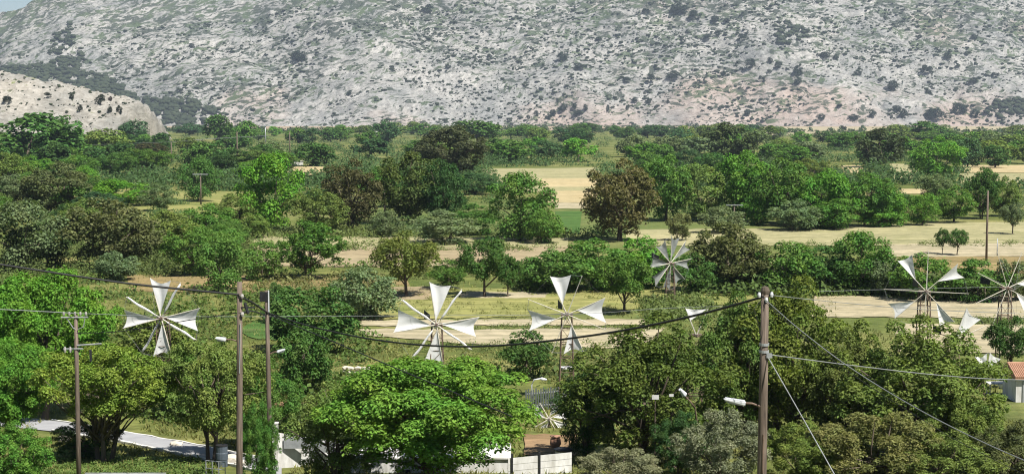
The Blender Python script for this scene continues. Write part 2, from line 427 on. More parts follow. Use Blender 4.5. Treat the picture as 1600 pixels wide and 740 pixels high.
HPX = np.array([-700, -300, 0, 40, 100, 150, 200, 216, 227, 236], float)
HPY = np.array([110, 100, 119, 124, 136, 149, 157, 163, 178, 196], float)
HY = 1150.0
HX = (HPX - 800) / F * HY
HZ = CAMZ + (183 - HPY) / F * HY
def hill_z(x, y):
    top = np.interp(x, HX, HZ)
    t = np.clip((y - 1050) / (HY - 1050), 0, 2)
    pr = np.where(t < 1, np.sin(np.clip(t, 0, 1) * math.pi / 2), np.cos(np.clip(t - 1, 0, 1) * math.pi / 2))
    k = np.clip(t * 4, 0, 1) * np.clip((2 - t) * 4, 0, 1)
    z = top * pr
    ph = (z + .05 * x + fbm(x / 30, y / 30, 3, 61) * 14) / 6.5; fr = ph - np.floor(ph)
    saw = np.where(fr < .7, fr / .7, (1 - fr) / .3) - .5
    z = z + k * saw * 4.2 + k * (fbm(x / 10, y / 6, 4, 63) - .5) * 5.5 + k * (.7 - np.abs(2 * fbm(x / 5, y / 4, 3, 64) - 1)) * 2.0
    return z - np.where(t <= 0, 1, 0) - np.clip((x + 276) / 5, 0, 1) * 30
xs = np.concatenate([np.linspace(-740, -400, 100), np.linspace(-399, -255, 150)])
ys = np.linspace(1040, 1262, 120)
X, Y = np.meshgrid(xs, ys); Z = hill_z(X, Y)
nx, ny = len(xs), len(ys); idx = np.arange(nx * ny).reshape(ny, nx)
ho = link('hill', mesh_np('hill', np.stack([X, Y, Z], -1), gridquads(idx), None, M['hill']))
tag(ho, 'low pale rocky hill at the left in front of the mountain', kind='structure')

def hit(px, py, fz, y0, y1, st=3.0):
    d = ray(px, py); yy = np.arange(y0, y1, st)
    zz = CAMZ + d.z * yy; hh = fz(d.x * yy, yy)
    k = np.argmax(hh >= zz)
    if hh[k] < zz[k]: return None
    return Vector((d.x * yy[k], yy[k], hh[k]))

# icosahedron blob clouds for scrub
PHI = (1 + 5 ** .5) / 2
ICO = np.array([(-1, PHI, 0), (1, PHI, 0), (-1, -PHI, 0), (1, -PHI, 0), (0, -1, PHI), (0, 1, PHI), (0, -1, -PHI), (0, 1, -PHI), (PHI, 0, -1), (PHI, 0, 1), (-PHI, 0, -1), (-PHI, 0, 1)], float)
ICO /= np.linalg.norm(ICO[0])
ICF = np.array([(0, 11, 5), (0, 5, 1), (0, 1, 7), (0, 7, 10), (0, 10, 11), (1, 5, 9), (5, 11, 4), (11, 10, 2), (10, 7, 6), (7, 1, 8), (3, 9, 4), (3, 4, 2), (3, 2, 6), (3, 6, 8), (3, 8, 9), (4, 9, 5), (2, 4, 11), (6, 2, 10), (8, 6, 7), (9, 8, 1)])
def blobs(name, P, W, H, mat, seed, label):
    rng = np.random.default_rng(seed); n = len(P)
    V = ICO[None] * (1 + rng.uniform(-.28, .28, (n, 12, 1)))
    a = rng.uniform(0, 6.28, n); ca, sa = np.cos(a)[:, None], np.sin(a)[:, None]
    x = V[..., 0] * ca - V[..., 1] * sa; y = V[..., 0] * sa + V[..., 1] * ca
    V = np.stack([x * W[:, None] / 2, y * W[:, None] / 2, V[..., 2] * H[:, None] / 2 + H[:, None] * .28], -1) + P[:, None]
    T = (ICF[None] + (np.arange(n) * 12)[:, None, None]).reshape(-1, 3)
    o = link(name, mesh_np(name, V.reshape(-1, 3), None, T, mat)); return tag(o, label, kind='stuff')
M['scrub'] = simple('dark_scrub', (.018, .028, .013), (.042, .054, .025), .05, .9)
rng = np.random.default_rng(3)
n = 18500
px = rng.uniform(-1350, 1350, n * 3); py = 2990 + rng.uniform(0, 1, n * 3) ** 1.0 * 620
d = fbm(px / 110, (py + .00016 * (px - 900) ** 2 + 60 * fbm(px / 90, py / 90, 3, 21)) / 30, 4, 71) + .10 * np.clip((py - 3000) / 500, -1, 1) + .10 * np.clip((px - 0) / 900, -1, 1) * np.clip((py - 3150) / 200, -1, 1)
gl = fbm(px / 230 + (py - 3000) / 900, (py - 3000) / 700, 3, 11)
d = d + .55 * (.5 - gl)
keep = rng.uniform(0, 1, n * 3) < np.clip((d - .40) * 3.4, 0.02, 1)
px, py = px[keep][:n], py[keep][:n]
W = 1.8 + 5.5 * rng.uniform(0, 1, len(px)) ** 3.0
P = np.stack([px, py, mount_z(px, py)], -1)
blobs('mountain_scrub', P, W * rng.uniform(.9, 2.0, len(px)), W * rng.uniform(.5, .8, len(px)), M['scrub'], 5, 'thousands of low dark scrub bushes dotted over the mountainside')
# the dark scrub wood on the lower left slopes
def inpoly(x, y, p):
    c = False; j = len(p) - 1
    for i in range(len(p)):
        if (p[i][1] > y) != (p[j][1] > y) and x < (p[j][0] - p[i][0]) * (y - p[i][1]) / (p[j][1] - p[i][1]) + p[i][0]: c = not c
        j = i
    return c
WOODS = [[(-60, 98), (40, 108), (82, 96), (128, 84), (132, 104), (118, 112), (166, 120), (212, 150), (218, 162), (120, 150), (-60, 130)],
         [(222, 158), (290, 157), (330, 166), (352, 180), (330, 182), (300, 180), (255, 174), (340, 195), (250, 196)],
         [(1205, 40), (1245, 35), (1262, 60), (1230, 72), (1210, 66)],
         [(1555, 160), (1640, 150), (1640, 188), (1545, 186), (1535, 176)],
         [(80, 60), (110, 40), (118, 70), (98, 84), (76, 92)]]
pts = []
rr = random.Random(4)
for wi, poly in enumerate(WOODS):
    x0 = min(p[0] for p in poly); x1 = max(p[0] for p in poly); y0 = min(p[1] for p in poly); y1 = max(p[1] for p in poly)
    cnt = int((x1 - x0) * (y1 - y0) * (.22 if wi < 2 else .07))
    for _ in range(cnt):
        a, b = rr.uniform(x0, x1), rr.uniform(y0, y1)
        if inpoly(a, b, poly) and vnoise(a / 9, b / 5, 7) > .3:
            q = hit(a, b, mount_z, 2950, 3900, 6.0)
            if q: pts.append(q)
P = np.array([tuple(p) for p in pts]); n = len(P)
W = rng.uniform(4, 13, n)
blobs('mountain_wood', P, W * 1.25, W * .8, M['scrub'], 8, 'dense dark scrub woods on the gullies and foot of the mountain')
n = 1500
px = rng.uniform(-640, -280, n); py = rng.uniform(1055, 1160, n); W = .6 + 1.7 * rng.uniform(0, 1, n) ** 2
blobs('hill_scrub', np.stack([px, py, hill_z(px, py)], -1), W * 1.3, W * .8, M['scrub'], 9, 'small dark bushes scattered on the pale rocky hill')

# ------------------------------------------------------------------ trees: shared meshes
def crown_mesh(name, seed, lobes, leaves, ll, lw, cb=.18, lr=(.13, .21), droop=.25, mat='leaf', flat=1.0):
    """crown of a tree 1 high and 1 wide, made of leaf sprays round many lobes"""
    rng = np.random.default_rng(seed)
    cz = (1 + cb) / 2; hz = (1 - cb) / 2
    cen = []; rad = []
    tries = 0
    while len(cen) < lobes and tries < 4000:
        tries += 1
        v = rng.normal(size=3); v /= np.linalg.norm(v)
        rr = rng.uniform(.2, 1) ** .45
        r = rng.uniform(*lr) * (1.15 - .35 * rr)
        c = v * rr * np.array([.5 - r * .72, .5 - r * .72, hz - r * .72 * flat]) + np.array([0, 0, cz])
        # narrower base and uneven outline
        t = (c[2] - cb) / (1 - cb)
        c[:2] *= (.80 + .28 * min(1, t * 2.2)) * (1.0 if t < .6 else 1.12 - .3 * (t - .6) / .4)
        if any(np.linalg.norm((c - q) * np.array([1, 1, 1.2])) < .8 * max(r, s) for q, s in zip(cen, rad)): continue
        cen.append(c); rad.append(r)
    cen = np.array(cen); rad = np.array(rad)
    wgt = rad ** 2; wgt = wgt / wgt.sum()
    li = rng.choice(len(cen), leaves, p=wgt)
    dv = rng.normal(size=(leaves, 3)); dv /= np.linalg.norm(dv, axis=1)[:, None]
    dv[:, 2] = np.where(dv[:, 2] < -.45, -dv[:, 2], dv[:, 2])
    rr = rad[li] * (.45 + .62 * rng.uniform(0, 1, leaves) ** .55)
    # a second scale of clumping
    cl = vnoise(dv[:, 0] * 3.1 + li * 7.3, dv[:, 1] * 3.1 + dv[:, 2] * 2.3, seed)
    rr *= .78 + .46 * cl
    rr *= 1 + .38 * (rng.uniform(0, 1, leaves) > .93) * rng.uniform(0, 1, leaves)
    P = cen[li] + dv * rr[:, None] * np.array([1, 1, flat])
    nr = dv * .75 + rng.normal(size=(leaves, 3)) * .45 + np.array([0, -.05, .55]); nr /= np.linalg.norm(nr, axis=1)[:, None]
    tg = rng.normal(size=(leaves, 3)) + dv * .6 + np.array([0, 0, -droop * 2]); tg -= nr * (tg * nr).sum(1)[:, None]
    tg /= np.linalg.norm(tg, axis=1)[:, None]; bt = np.cross(nr, tg)
    s = rng.uniform(.65, 1.3, leaves)[:, None]
    a = tg * ll * s; b = bt * lw * s
    fold = nr * lw * .35 * s
    V = np.stack([P - a * .5, P + b * .5 - a * .05 + fold, P + a * .5, P - b * .5 + a * .05 + fold], 1)
    Q = np.arange(leaves * 4).reshape(-1, 4)
    T = np.concatenate([Q[:, [0, 1, 2]], Q[:, [0, 2, 3]]])
    return mesh_np(name, V.reshape(-1, 3), None, T, M[mat]), cen, rad
def trunk_mesh(name, seed, cen, cb, r=.028, limbs=7, lean=.06, stems=1, n=7):
    rng = random.Random(seed); mb = MB()
    for s_ in range(stems):
        ox = 0 if stems == 1 else rng.uniform(-.06, .06); oy = 0 if stems == 1 else rng.uniform(-.06, .06)
        top = Vector((rng.uniform(-lean, lean) + ox * 2, rng.uniform(-lean, lean) + oy * 2, cb + (1 - cb) * .45))
        base = Vector((ox, oy, -.015))
        mid = base.lerp(top, .45) + Vector((rng.uniform(-lean, lean), rng.uniform(-lean, lean), 0)) * .5
        mb.tube([base, base.lerp(mid, .12), mid, top], [r * 1.5, r, r * .72, r * .34], n)
        ids = list(range(len(cen))); rng.shuffle(ids)
        for k in ids[:limbs]:
            c = Vector(cen[k]); st = mid.lerp(top, rng.uniform(-.25, .9)) if rng.random() < .75 else base.lerp(mid, rng.uniform(.6, .95))
            m2 = st.lerp(c, .5) + Vector((rng.uniform(-.03, .03), rng.uniform(-.03, .03), rng.uniform(-.01, .04)))
            mb.tube([st, m2, c], [r * .45, r * .28, r * .1], 5)
    me = bpy.data.meshes.new(name); me.from_pydata(mb.v, [], mb.f); me.materials.append(M['bark'])
    for p in me.polygons: p.use_smooth = True
    me.update(); return me
KIND = {}
def kind(key, nvar, seed, **k):
    tk = {a: k.pop(a) for a in ('r', 'limbs', 'lean', 'stems') if a in k}
    KIND[key] = []
    for i in range(nvar):
        me, cen, rad = crown_mesh('crown_' + key, seed + i * 13, **k)
        KIND[key].append((me, trunk_mesh('trunk_' + key, seed + i, cen, k.get('cb', .18), **tk)))
kind('big', 3, 100, lobes=130, leaves=52000, ll=.0215, lw=.011, cb=.15, lr=(.055, .11), droop=.6, limbs=14)
kind('near', 4, 150, lobes=125, leaves=30000, ll=.023, lw=.0125, cb=-.05, lr=(.045, .105), droop=.2, limbs=14, stems=2, r=.022)
kind('hang', 1, 190, lobes=115, leaves=28000, ll=.023, lw=.012, cb=.18, lr=(.05, .10), droop=.3, limbs=18, stems=2, r=.020)
kind('open', 1, 170, lobes=100, leaves=26000, ll=.023, lw=.012, cb=.30, lr=(.05, .10), droop=.3, limbs=22, stems=3, r=.018)
kind('mid', 3, 200, lobes=60, leaves=9000, ll=.038, lw=.023, cb=-.02, lr=(.075, .145), limbs=8)
KM = KIND['mid']
kind('mid', 2, 215, lobes=75, leaves=10000, ll=.036, lw=.022, cb=.05, lr=(.06, .12), limbs=10, stems=2, r=.02); KM += KIND['mid']
kind('mid', 2, 231, lobes=36, leaves=8000, ll=.036, lw=.024, cb=-.08, lr=(.09, .19), limbs=8); KIND['mid'] = KM + KIND['mid']
kind('oak', 3, 250, lobes=70, leaves=9500, ll=.036, lw=.024, cb=.0, lr=(.075, .14), limbs=9, r=.035)
kind('bush', 4, 300, lobes=48, leaves=7000, ll=.042, lw=.027, cb=-.16, lr=(.08, .17), limbs=6, stems=3, r=.016)
kind('std', 3, 350, lobes=55, leaves=8000, ll=.038, lw=.023, cb=.2, lr=(.075, .14), limbs=8, stems=1, r=.026)
kind('far', 7, 400, lobes=26, leaves=2200, ll=.070, lw=.048, cb=-.06, lr=(.11, .21), limbs=4, mat='leaf_far')

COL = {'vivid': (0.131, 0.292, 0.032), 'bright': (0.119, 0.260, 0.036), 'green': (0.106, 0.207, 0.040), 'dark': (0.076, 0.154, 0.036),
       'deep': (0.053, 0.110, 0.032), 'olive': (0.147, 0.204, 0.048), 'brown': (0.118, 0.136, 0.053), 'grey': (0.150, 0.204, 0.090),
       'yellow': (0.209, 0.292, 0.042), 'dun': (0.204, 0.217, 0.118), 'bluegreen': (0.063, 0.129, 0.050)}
WORD = {'vivid': 'vivid green', 'bright': 'bright green', 'green': 'mid green', 'dark': 'dark green', 'deep': 'very dark green', 'olive': 'olive green',
        'brown': 'brownish olive', 'grey': 'grey green', 'yellow': 'yellow green', 'dun': 'pale grey brown', 'bluegreen': 'dark blue green'}
TC = [0]
def plant(px, base, top, wpx, kd, col, label, cat='tree', group=None, name='tree', pos=None, colj=.12, deep=1.0):
    TC[0] += 1
    rg = random.Random(TC[0] * 31 + 5)
    g_ = ground(px, base)
    q = at(px, top, g_.y)
    h = q.z - g_.z; wd = wpx * 1.12 * g_.y / F
    me, tm = KIND[kd][rg.randrange(len(KIND[kd]))]
    o = empty(name, g_, label, cat, group, rg.uniform(0, 6.28))
    o.scale = (wd, wd * deep, h)
    c = link('crown', me, o); t = link('trunk', tm, o)
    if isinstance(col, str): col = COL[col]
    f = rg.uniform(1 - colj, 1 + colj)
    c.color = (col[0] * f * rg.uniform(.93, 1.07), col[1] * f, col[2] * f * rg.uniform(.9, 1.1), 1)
    return o

# (centre px, base py, top py, width px, kind, colour, where it stands); base rows give the distance
TREES = [
 # ---- near, left side
 (70, 655, 418, 200, 'big', 'vivid', 'behind the small crossarm pole at the far left'),
 (15, 700, 520, 150, 'big', 'bright', 'left of the small crossarm pole, at the picture edge'),
 (168, 722, 528, 205, 'open', 'yellow', 'with twisting bare lower stems beside the road'),
 (335, 722, 522, 165, 'hang', 'olive', 'spreading over the pale road beside the left wooden pole'),
 (285, 650, 545, 110, 'near', 'green', 'under the sails of the leftmost mill'),
 (135, 716, 652, 105, 'near', 'deep', 'added as shade below the yellow green tree at the left'),  # dark bush added to stand for the heavy shade under the stems
 (405, 779, 622, 62, 'near', 'green', 'narrow one between the two left wooden poles'),
 (20, 775, 655, 120, 'near', 'bright', 'lowest in the left corner'),
 (232, 590, 480, 120, 'bush', 'olive', 'directly behind the leftmost mill'),
 (415, 700, 560, 120, 'near', 'green', 'around the second wooden pole'),
 # ---- near, middle
 (678, 768, 556, 322, 'big', (.122, .234, .032), 'widest in the front middle, above the white wall'),
 (530, 760, 585, 150, 'near', 'olive', 'in front of the white pillar, left of the widest tree'),
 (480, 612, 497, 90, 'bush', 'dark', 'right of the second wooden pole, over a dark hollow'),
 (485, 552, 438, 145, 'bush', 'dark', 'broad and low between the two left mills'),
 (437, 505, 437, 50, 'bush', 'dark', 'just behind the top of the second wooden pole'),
 (822, 592, 515, 78, 'bush', 'dark', 'left of the tower of the third mill'),
 (590, 640, 575, 100, 'near', 'bright', 'behind the left shoulder of the widest tree'),
 # ---- near, right side
 (1010, 722, 490, 245, 'near', (.104, .156, .034), 'large one right of the third mill tower'),
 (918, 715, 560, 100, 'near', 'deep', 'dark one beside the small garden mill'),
 (1150, 692, 454, 165, 'near', (.102, .156, .034), 'behind the hanging cable left of the right pole'),
 (1236, 690, 432, 220, 'near', (.150, .196, .036), 'tall one directly behind the right wooden pole'),
 (1330, 705, 515, 140, 'near', (.118, .155, .038), 'between the right pole and the broad brownish tree'),
 (1430, 722, 495, 250, 'near', 'olive', 'broad one below the fifth mill'),
 (1500, 735, 600, 130, 'near', 'olive', 'below the white hut with the orange roof'),
 (1365, 775, 636, 195, 'near', (.185, .196, .062), 'low at the front, crossed by the thick cable'),
 (1250, 772, 655, 120, 'near', 'olive', 'low at the front, beside the guy wire'),
 (1130, 775, 636, 135, 'near', 'dun', 'dry one at the front left of the right pole'),
 (965, 778, 694, 125, 'near', 'dun', 'lowest dry one right of the white fence'),
 (1480, 780, 668, 170, 'near', 'olive', 'low at the front, second from the right corner'),
 (1585, 780, 655, 130, 'near', 'brown', 'low in the right corner'),
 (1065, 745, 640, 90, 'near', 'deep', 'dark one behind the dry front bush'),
 (1580, 585, 492, 75, 'std', 'dark', 'behind the bare mill at the right edge'),
 # ---- middle distance, lone trees
 (635, 464, 360, 100, 'std', (.135, .175, .038), 'with a clear trunk behind the second mill'),
 (757, 464, 368, 84, 'std', 'dark', 'taller of the two dark lone trees behind the mills'),
 (793, 464, 398, 46, 'std', 'dark', 'smaller of the two dark lone trees behind the mills'),
 (572, 498, 408, 100, 'bush', 'grey', 'left of the light green lone tree'),
 (483, 436, 346, 100, 'mid', 'green', 'standing on the edge of the brown field'),
 (412, 438, 376, 66, 'bush', 'green', 'left neighbour of the tree on the brown field edge'),
 (700, 452, 405, 60, 'bush', 'green', 'between the two lone trees behind the second mill'),
 (975, 490, 398, 84, 'std', 'green', 'right of the third mill, before the hedge'),
 (868, 455, 383, 105, 'bush', 'green', 'left end of the hedge behind the third mill'),
 (930, 453, 366, 115, 'bush', 'green', 'middle of the hedge behind the third mill'),
 (1000, 450, 370, 100, 'bush', 'bright', 'right end of the hedge, by the many sailed mill'),
 (1145, 455, 346, 122, 'oak', 'brown', 'right of the many sailed mill, dark underneath'),
 (1085, 458, 390, 80, 'bush', 'dark', 'just right of the many sailed mill'),
 (1230, 456, 370, 105, 'bush', 'green', 'first right of the brownish tree by the many sailed mill'),
 (1290, 456, 384, 100, 'bush', 'dark', 'second right of the brownish tree by the many sailed mill'),
 (1345, 458, 360, 100, 'mid', 'green', 'tallest in the hedge behind the right bare field'),
 (1385, 462, 398, 62, 'bush', 'grey', 'low at the end of the hedge behind the right bare field'),
 (1440, 468, 396, 100, 'mid', 'green', 'behind the hub of the fifth mill'),
 (1525, 470, 405, 100, 'bush', 'green', 'between the two mills at the right'),
 (1585, 470, 396, 64, 'bush', 'grey', 'far side of the field behind the right edge mill'),
 (1472, 397, 355, 22, 'std', 'dark', 'left one of the pair on the pale field'),
 (1495, 399, 356, 32, 'std', 'dark', 'right one of the pair on the pale field'),
 # ---- middle distance, left wood
 (35, 425, 312, 130, 'mid', 'grey', 'broad one at the left edge above the near vivid trees'),
 (178, 420, 308, 150, 'oak', 'brown', 'widest in the left wood, with a dark hollow below'),
 (182, 438, 388, 66, 'bush', 'grey', 'small one before the dark hollow in the left wood'),
 (265, 405, 328, 84, 'mid', 'olive', 'right of the brownish tree in the left wood'),
 (302, 430, 350, 90, 'mid', 'green', 'above the upright sail of the leftmost mill'),
 (345, 455, 362, 88, 'mid', 'green', 'above the top of the left wooden pole'),
 (90, 335, 252, 104, 'oak', 'brown', 'rounded one in the upper left wood'),
 (135, 305, 258, 48, 'mid', 'bright', 'beside the rounded brownish tree in the upper left'),
 (188, 322, 278, 100, 'mid', 'vivid', 'low and broad in the upper left clearing'),
 (20, 335, 272, 64, 'mid', 'grey', 'at the left edge behind the broad grey tree'),
 (12, 300, 238, 66, 'mid', 'olive', 'at the left edge in the upper wood'),
 (248, 330, 286, 56, 'mid', 'grey', 'right of the low vivid trees'),
 (310, 315, 242, 64, 'mid', 'dark', 'left of the tallest bright green tree'),
 (372, 350, 300, 70, 'mid', 'olive', 'in front of the tallest bright green tree, left side'),
 (424, 358, 238, 98, 'mid', 'vivid', 'tallest bright one left of the middle'),
 (497, 368, 296, 88, 'mid', 'olive', 'right of the tallest bright green tree'),
 (550, 362, 248, 88, 'oak', (.085, .085, .032), 'tall dark one at the middle of the wood'),
 (602, 370, 326, 54, 'bush', 'grey', 'small one at the foot of the tall dark tree'),
 (640, 350, 236, 104, 'mid', (.085, .118, .032), 'right of the tall dark tree'),
 (694, 352, 248, 70, 'mid', 'deep', 'narrow one left of the cream field'),
 (695, 380, 328, 100, 'bush', 'grey', 'low and wide above the brown field'),
 (742, 366, 318, 70, 'bush', 'green', 'above the right half of the brown field'),
 (812, 376, 268, 108, 'mid', 'green', 'rounded one left of the cream field'),
 (850, 380, 322, 60, 'bush', 'green', 'in front of the vivid green plot'),
 (330, 380, 318, 84, 'mid', 'green', 'behind the tree over the left wooden pole'),
 (395, 372, 330, 54, 'bush', 'olive', 'at the left end of the pale green field'),
 (130, 372, 310, 70, 'mid', 'olive', 'behind the widest brownish tree in the left wood'),
 # ---- middle distance, right wood
 (968, 376, 248, 114, 'oak', (.128, .122, .050), 'great brown one in the centre'),
 (1062, 376, 328, 38, 'bush', 'brown', 'small round one right of the great brown tree'),
 (1040, 345, 238, 84, 'mid', 'green', 'first right of the great brown tree'),
 (1098, 345, 256, 84, 'mid', 'olive', 'second right of the great brown tree'),
 (1162, 345, 232, 96, 'mid', 'bright', 'leafy one below the far tallest dark tree'),
 (1228, 352, 246, 96, 'mid', 'green', 'fourth right of the great brown tree'),
 (1290, 356, 262, 92, 'mid', 'bright', 'right of centre in the right wood'),
 (1352, 354, 264, 84, 'mid', 'green', 'behind the right wide field'),
 (1393, 354, 296, 64, 'mid', 'bright', 'in front of the small pale green field'),
 (1130, 364, 318, 70, 'bush', 'grey', 'around the crossarm pole in the right wood'),
 (1185, 352, 300, 46, 'bush', 'bright', 'right of the crossarm pole in the right wood'),
 (1240, 360, 312, 76, 'bush', 'grey', 'low one at the edge of the right wide field'),
 (1302, 358, 306, 84, 'bush', 'green', 'second low one at the edge of the right wide field'),
 (1368, 354, 314, 64, 'bush', 'bright', 'third low one at the edge of the right wide field'),
 (1440, 352, 300, 56, 'mid', 'bright', 'at the edge of the wide field left of the tall thin pole'),
 (1490, 348, 290, 66, 'mid', 'green', 'next to the tall thin pole'),
 (1535, 342, 262, 56, 'mid', 'dark', 'behind the tall thin pole'),
 (1568, 338, 276, 50, 'mid', 'olive', 'right of the tall thin pole'),
 (1582, 366, 314, 36, 'std', 'grey', 'with a bare trunk at the right edge of the wide field'),
 (1460, 320, 270, 60, 'mid', 'grey', 'below the far bright green tree'),
 # ---- far belt
 (42, 262, 171, 150, 'far', 'dark', 'largest far one below the pale hill'),
 (98, 256, 182, 70, 'far', 'dark', 'right shoulder of the largest far tree below the pale hill'),
 (168, 248, 198, 80, 'far', 'olive', 'domed far one below the pale hill'),
 (210, 232, 184, 48, 'far', 'bluegreen', 'far one at the right end of the pale hill'),
 (236, 252, 222, 62, 'far', (.08, .08, .035), 'squat far one right of the domed tree'),
 (80, 272, 222, 66, 'far', 'deep', 'far one under the largest far tree'),
 (345, 226, 177, 54, 'far', 'dark', 'tall far one with the mountain foot behind it'),
 (378, 230, 186, 44, 'far', 'green', 'lighter neighbour of the tall far tree'),
 (606, 224, 186, 42, 'far', 'bluegreen', 'far one rising above the middle of the belt'),
 (745, 228, 184, 76, 'far', 'dark', 'broad far one right of the middle'),
 (705, 285, 196, 110, 'mid', (.075, .085, .036), 'large leaning one left of the cream field'),
 (1143, 255, 189, 78, 'far', (.070, .094, .032), 'tallest dark far one on the right'),
 (1062, 228, 200, 40, 'far', 'bluegreen', 'flat topped far one left of the tallest dark one'),
 (1374, 262, 196, 74, 'far', (.068, .09, .04), 'rounded far one right of centre'),
 (1455, 222, 187, 62, 'far', 'dark', 'far one rising against the field at the right'),
 (1464, 282, 214, 80, 'mid', 'bright', 'bright far one at the right'),
 (1512, 262, 214, 50, 'far', 'bluegreen', 'right of the bright far tree'),
 (1549, 228, 203, 24, 'far', 'dark', 'small round far one at the right'),
 (1586, 226, 203, 28, 'far', 'dark', 'small far one at the right edge'),
 (1555, 262, 226, 50, 'far', 'dark', 'far one behind the pale far right field'),
]
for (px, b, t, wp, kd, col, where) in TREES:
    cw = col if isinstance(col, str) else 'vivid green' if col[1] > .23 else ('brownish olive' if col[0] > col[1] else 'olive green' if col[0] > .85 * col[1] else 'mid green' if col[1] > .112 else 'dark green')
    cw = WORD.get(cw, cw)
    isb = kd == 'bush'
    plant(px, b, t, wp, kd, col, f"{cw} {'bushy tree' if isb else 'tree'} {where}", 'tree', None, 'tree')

# ---- trees of the far belt and the woods nobody can single out: individuals by rule
GAPS = [[(755, 262), (935, 260), (935, 328), (860, 328), (780, 300)], [(452, 260), (508, 260), (508, 278), (452, 278)], [(1318, 256), (1348, 256), (1348, 272), (1318, 272)],
        [(1392, 255), (1436, 255), (1436, 284), (1392, 284)], [(1505, 256), (1640, 256), (1640, 292), (1505, 292)], [(1406, 293), (1450, 293), (1450, 304), (1406, 304)],
        [(1260, 198), (1640, 197), (1640, 204), (1260, 205)], [(334, 318), (362, 318), (362, 334), (334, 334)], [(866, 328), (914, 328), (912, 368), (866, 368)]]
rb = random.Random(12)
LM = [(42, 262, 'the largest far tree'), (168, 248, 'the domed far tree'), (210, 232, 'the right end of the pale hill'), (345, 226, 'the tall far tree'), (606, 224, 'the far tree rising mid belt'),
      (745, 228, 'the broad far tree right of the middle'), (705, 285, 'the large leaning tree'), (1143, 255, 'the tallest dark far tree'), (1062, 228, 'the flat topped far tree'), (1374, 262, 'the rounded far tree'),
      (1455, 222, 'the far tree against the right field'), (1464, 282, 'the bright far tree'), (1549, 228, 'the small round far tree'), (1512, 262, 'the blue green tree by the bright far tree'), (475, 262, 'the pale far stubble field'),
      (890, 262, 'the cream field'), (960, 225, 'the bare slope foot'), (90, 335, 'the rounded brownish tree'), (188, 322, 'the low vivid trees'), (314, 320, 'the crossarm pole in the left wood'), (371, 262, 'the pale bare pole'),
      (453, 245, 'the pale pole behind the bright tree'), (424, 340, 'the tallest bright green tree'), (550, 345, 'the tall dark tree'), (601, 345, 'the crossarm pole by the tall dark tree'), (640, 345, 'the tree right of the tall dark tree'),
      (812, 340, 'the rounded tree by the cream field'), (968, 340, 'the great brown tree'), (1147, 350, 'the crossarm pole in the right wood'), (1162, 335, 'the leafy tree in the right wood'), (1290, 350, 'the right wood centre'),
      (1541, 330, 'the tall thin pole'), (1420, 285, 'the small pale green field'), (250, 330, 'the grey tree by the vivid trees'), (12, 300, 'the upper left edge tree'), (1335, 265, 'the small cream field'), (1240, 240, 'the gap right of the tallest dark tree'),
      (178, 400, 'the widest brownish tree'), (35, 410, 'the broad grey tree'), (302, 420, 'the tree over the leftmost mill'), (345, 440, 'the tree over the left pole')]
USED = set()
def where_label(word, px, b):
    near = sorted(LM, key=lambda l: abs(l[0] - px) + 1.8 * abs(l[1] - b))
    for size in ('', 'small ', 'wide ', 'dense ', 'rounded ', 'loose '):
        for l in near[:4]:
            dx, dy = px - l[0], b - l[1]
            rel_ = ('left of and behind ' if dy < -8 else 'left of and before ' if dy > 8 else 'just left of ') if dx < -14 else ('right of and behind ' if dy < -8 else 'right of and before ' if dy > 8 else 'just right of ') if dx > 14 else ('directly behind ' if dy < 0 else 'directly in front of ')
            t = f'{size}{word} tree {rel_}{l[2]}'
            if t not in USED and len(t.split()) <= 16: USED.add(t); return t
    return t
cols = ['green', 'dark', 'deep', 'olive', 'green', 'bluegreen', 'dark', 'bright', 'grey', 'green', 'olive']
cnt = 0; tries = 0; NF, NM = 138, 48
while cnt < NF + NM and tries < 9000:
    tries += 1
    px = rb.uniform(-30, 1630) if rb.random() < .72 else rb.uniform(1000, 1630); u = rb.random()
    farb = cnt < NF
    if cnt < 60:
        px = (cnt + rb.random()) / 60 * 1660 - 30
    b = (rb.uniform(228, 242) if px < 260 else rb.uniform(209, 224)) if cnt < 60 else 209 + 54 * u ** .95 if farb else rb.uniform(258, 350) if rb.random() < .7 else rb.uniform(350, 425)
    if px < 260 and b < 226: continue
    if b > 350 and px > 400: continue
    s_ = .62 + .85 * (b - 200) / 60 if farb else 1.5 + max(0, b - 300) / 110
    ht = rb.uniform(21, 32) * s_ * .9; wd = ht * rb.uniform(1.3, 2.0)
    bad = any(inpoly(px + dx, b - ht * k, g_) for g_ in GAPS for k in (0, .5, .9) for dx in (-wd * .25, wd * .25))
    if bad: continue
    if not farb and px > 1390 and b > 320: continue
    if not farb and 750 < px < 1010 and b < 345: continue
    top = max(b - ht, 188)
    cc = rb.choice(cols)
    plant(px, b, top, wd, 'far' if farb else 'mid', cc, where_label(WORD[cc], px, b), 'tree', 'trees of the far belt' if farb else 'trees filling the middle wood', 'tree', colj=.18)
    cnt += 1

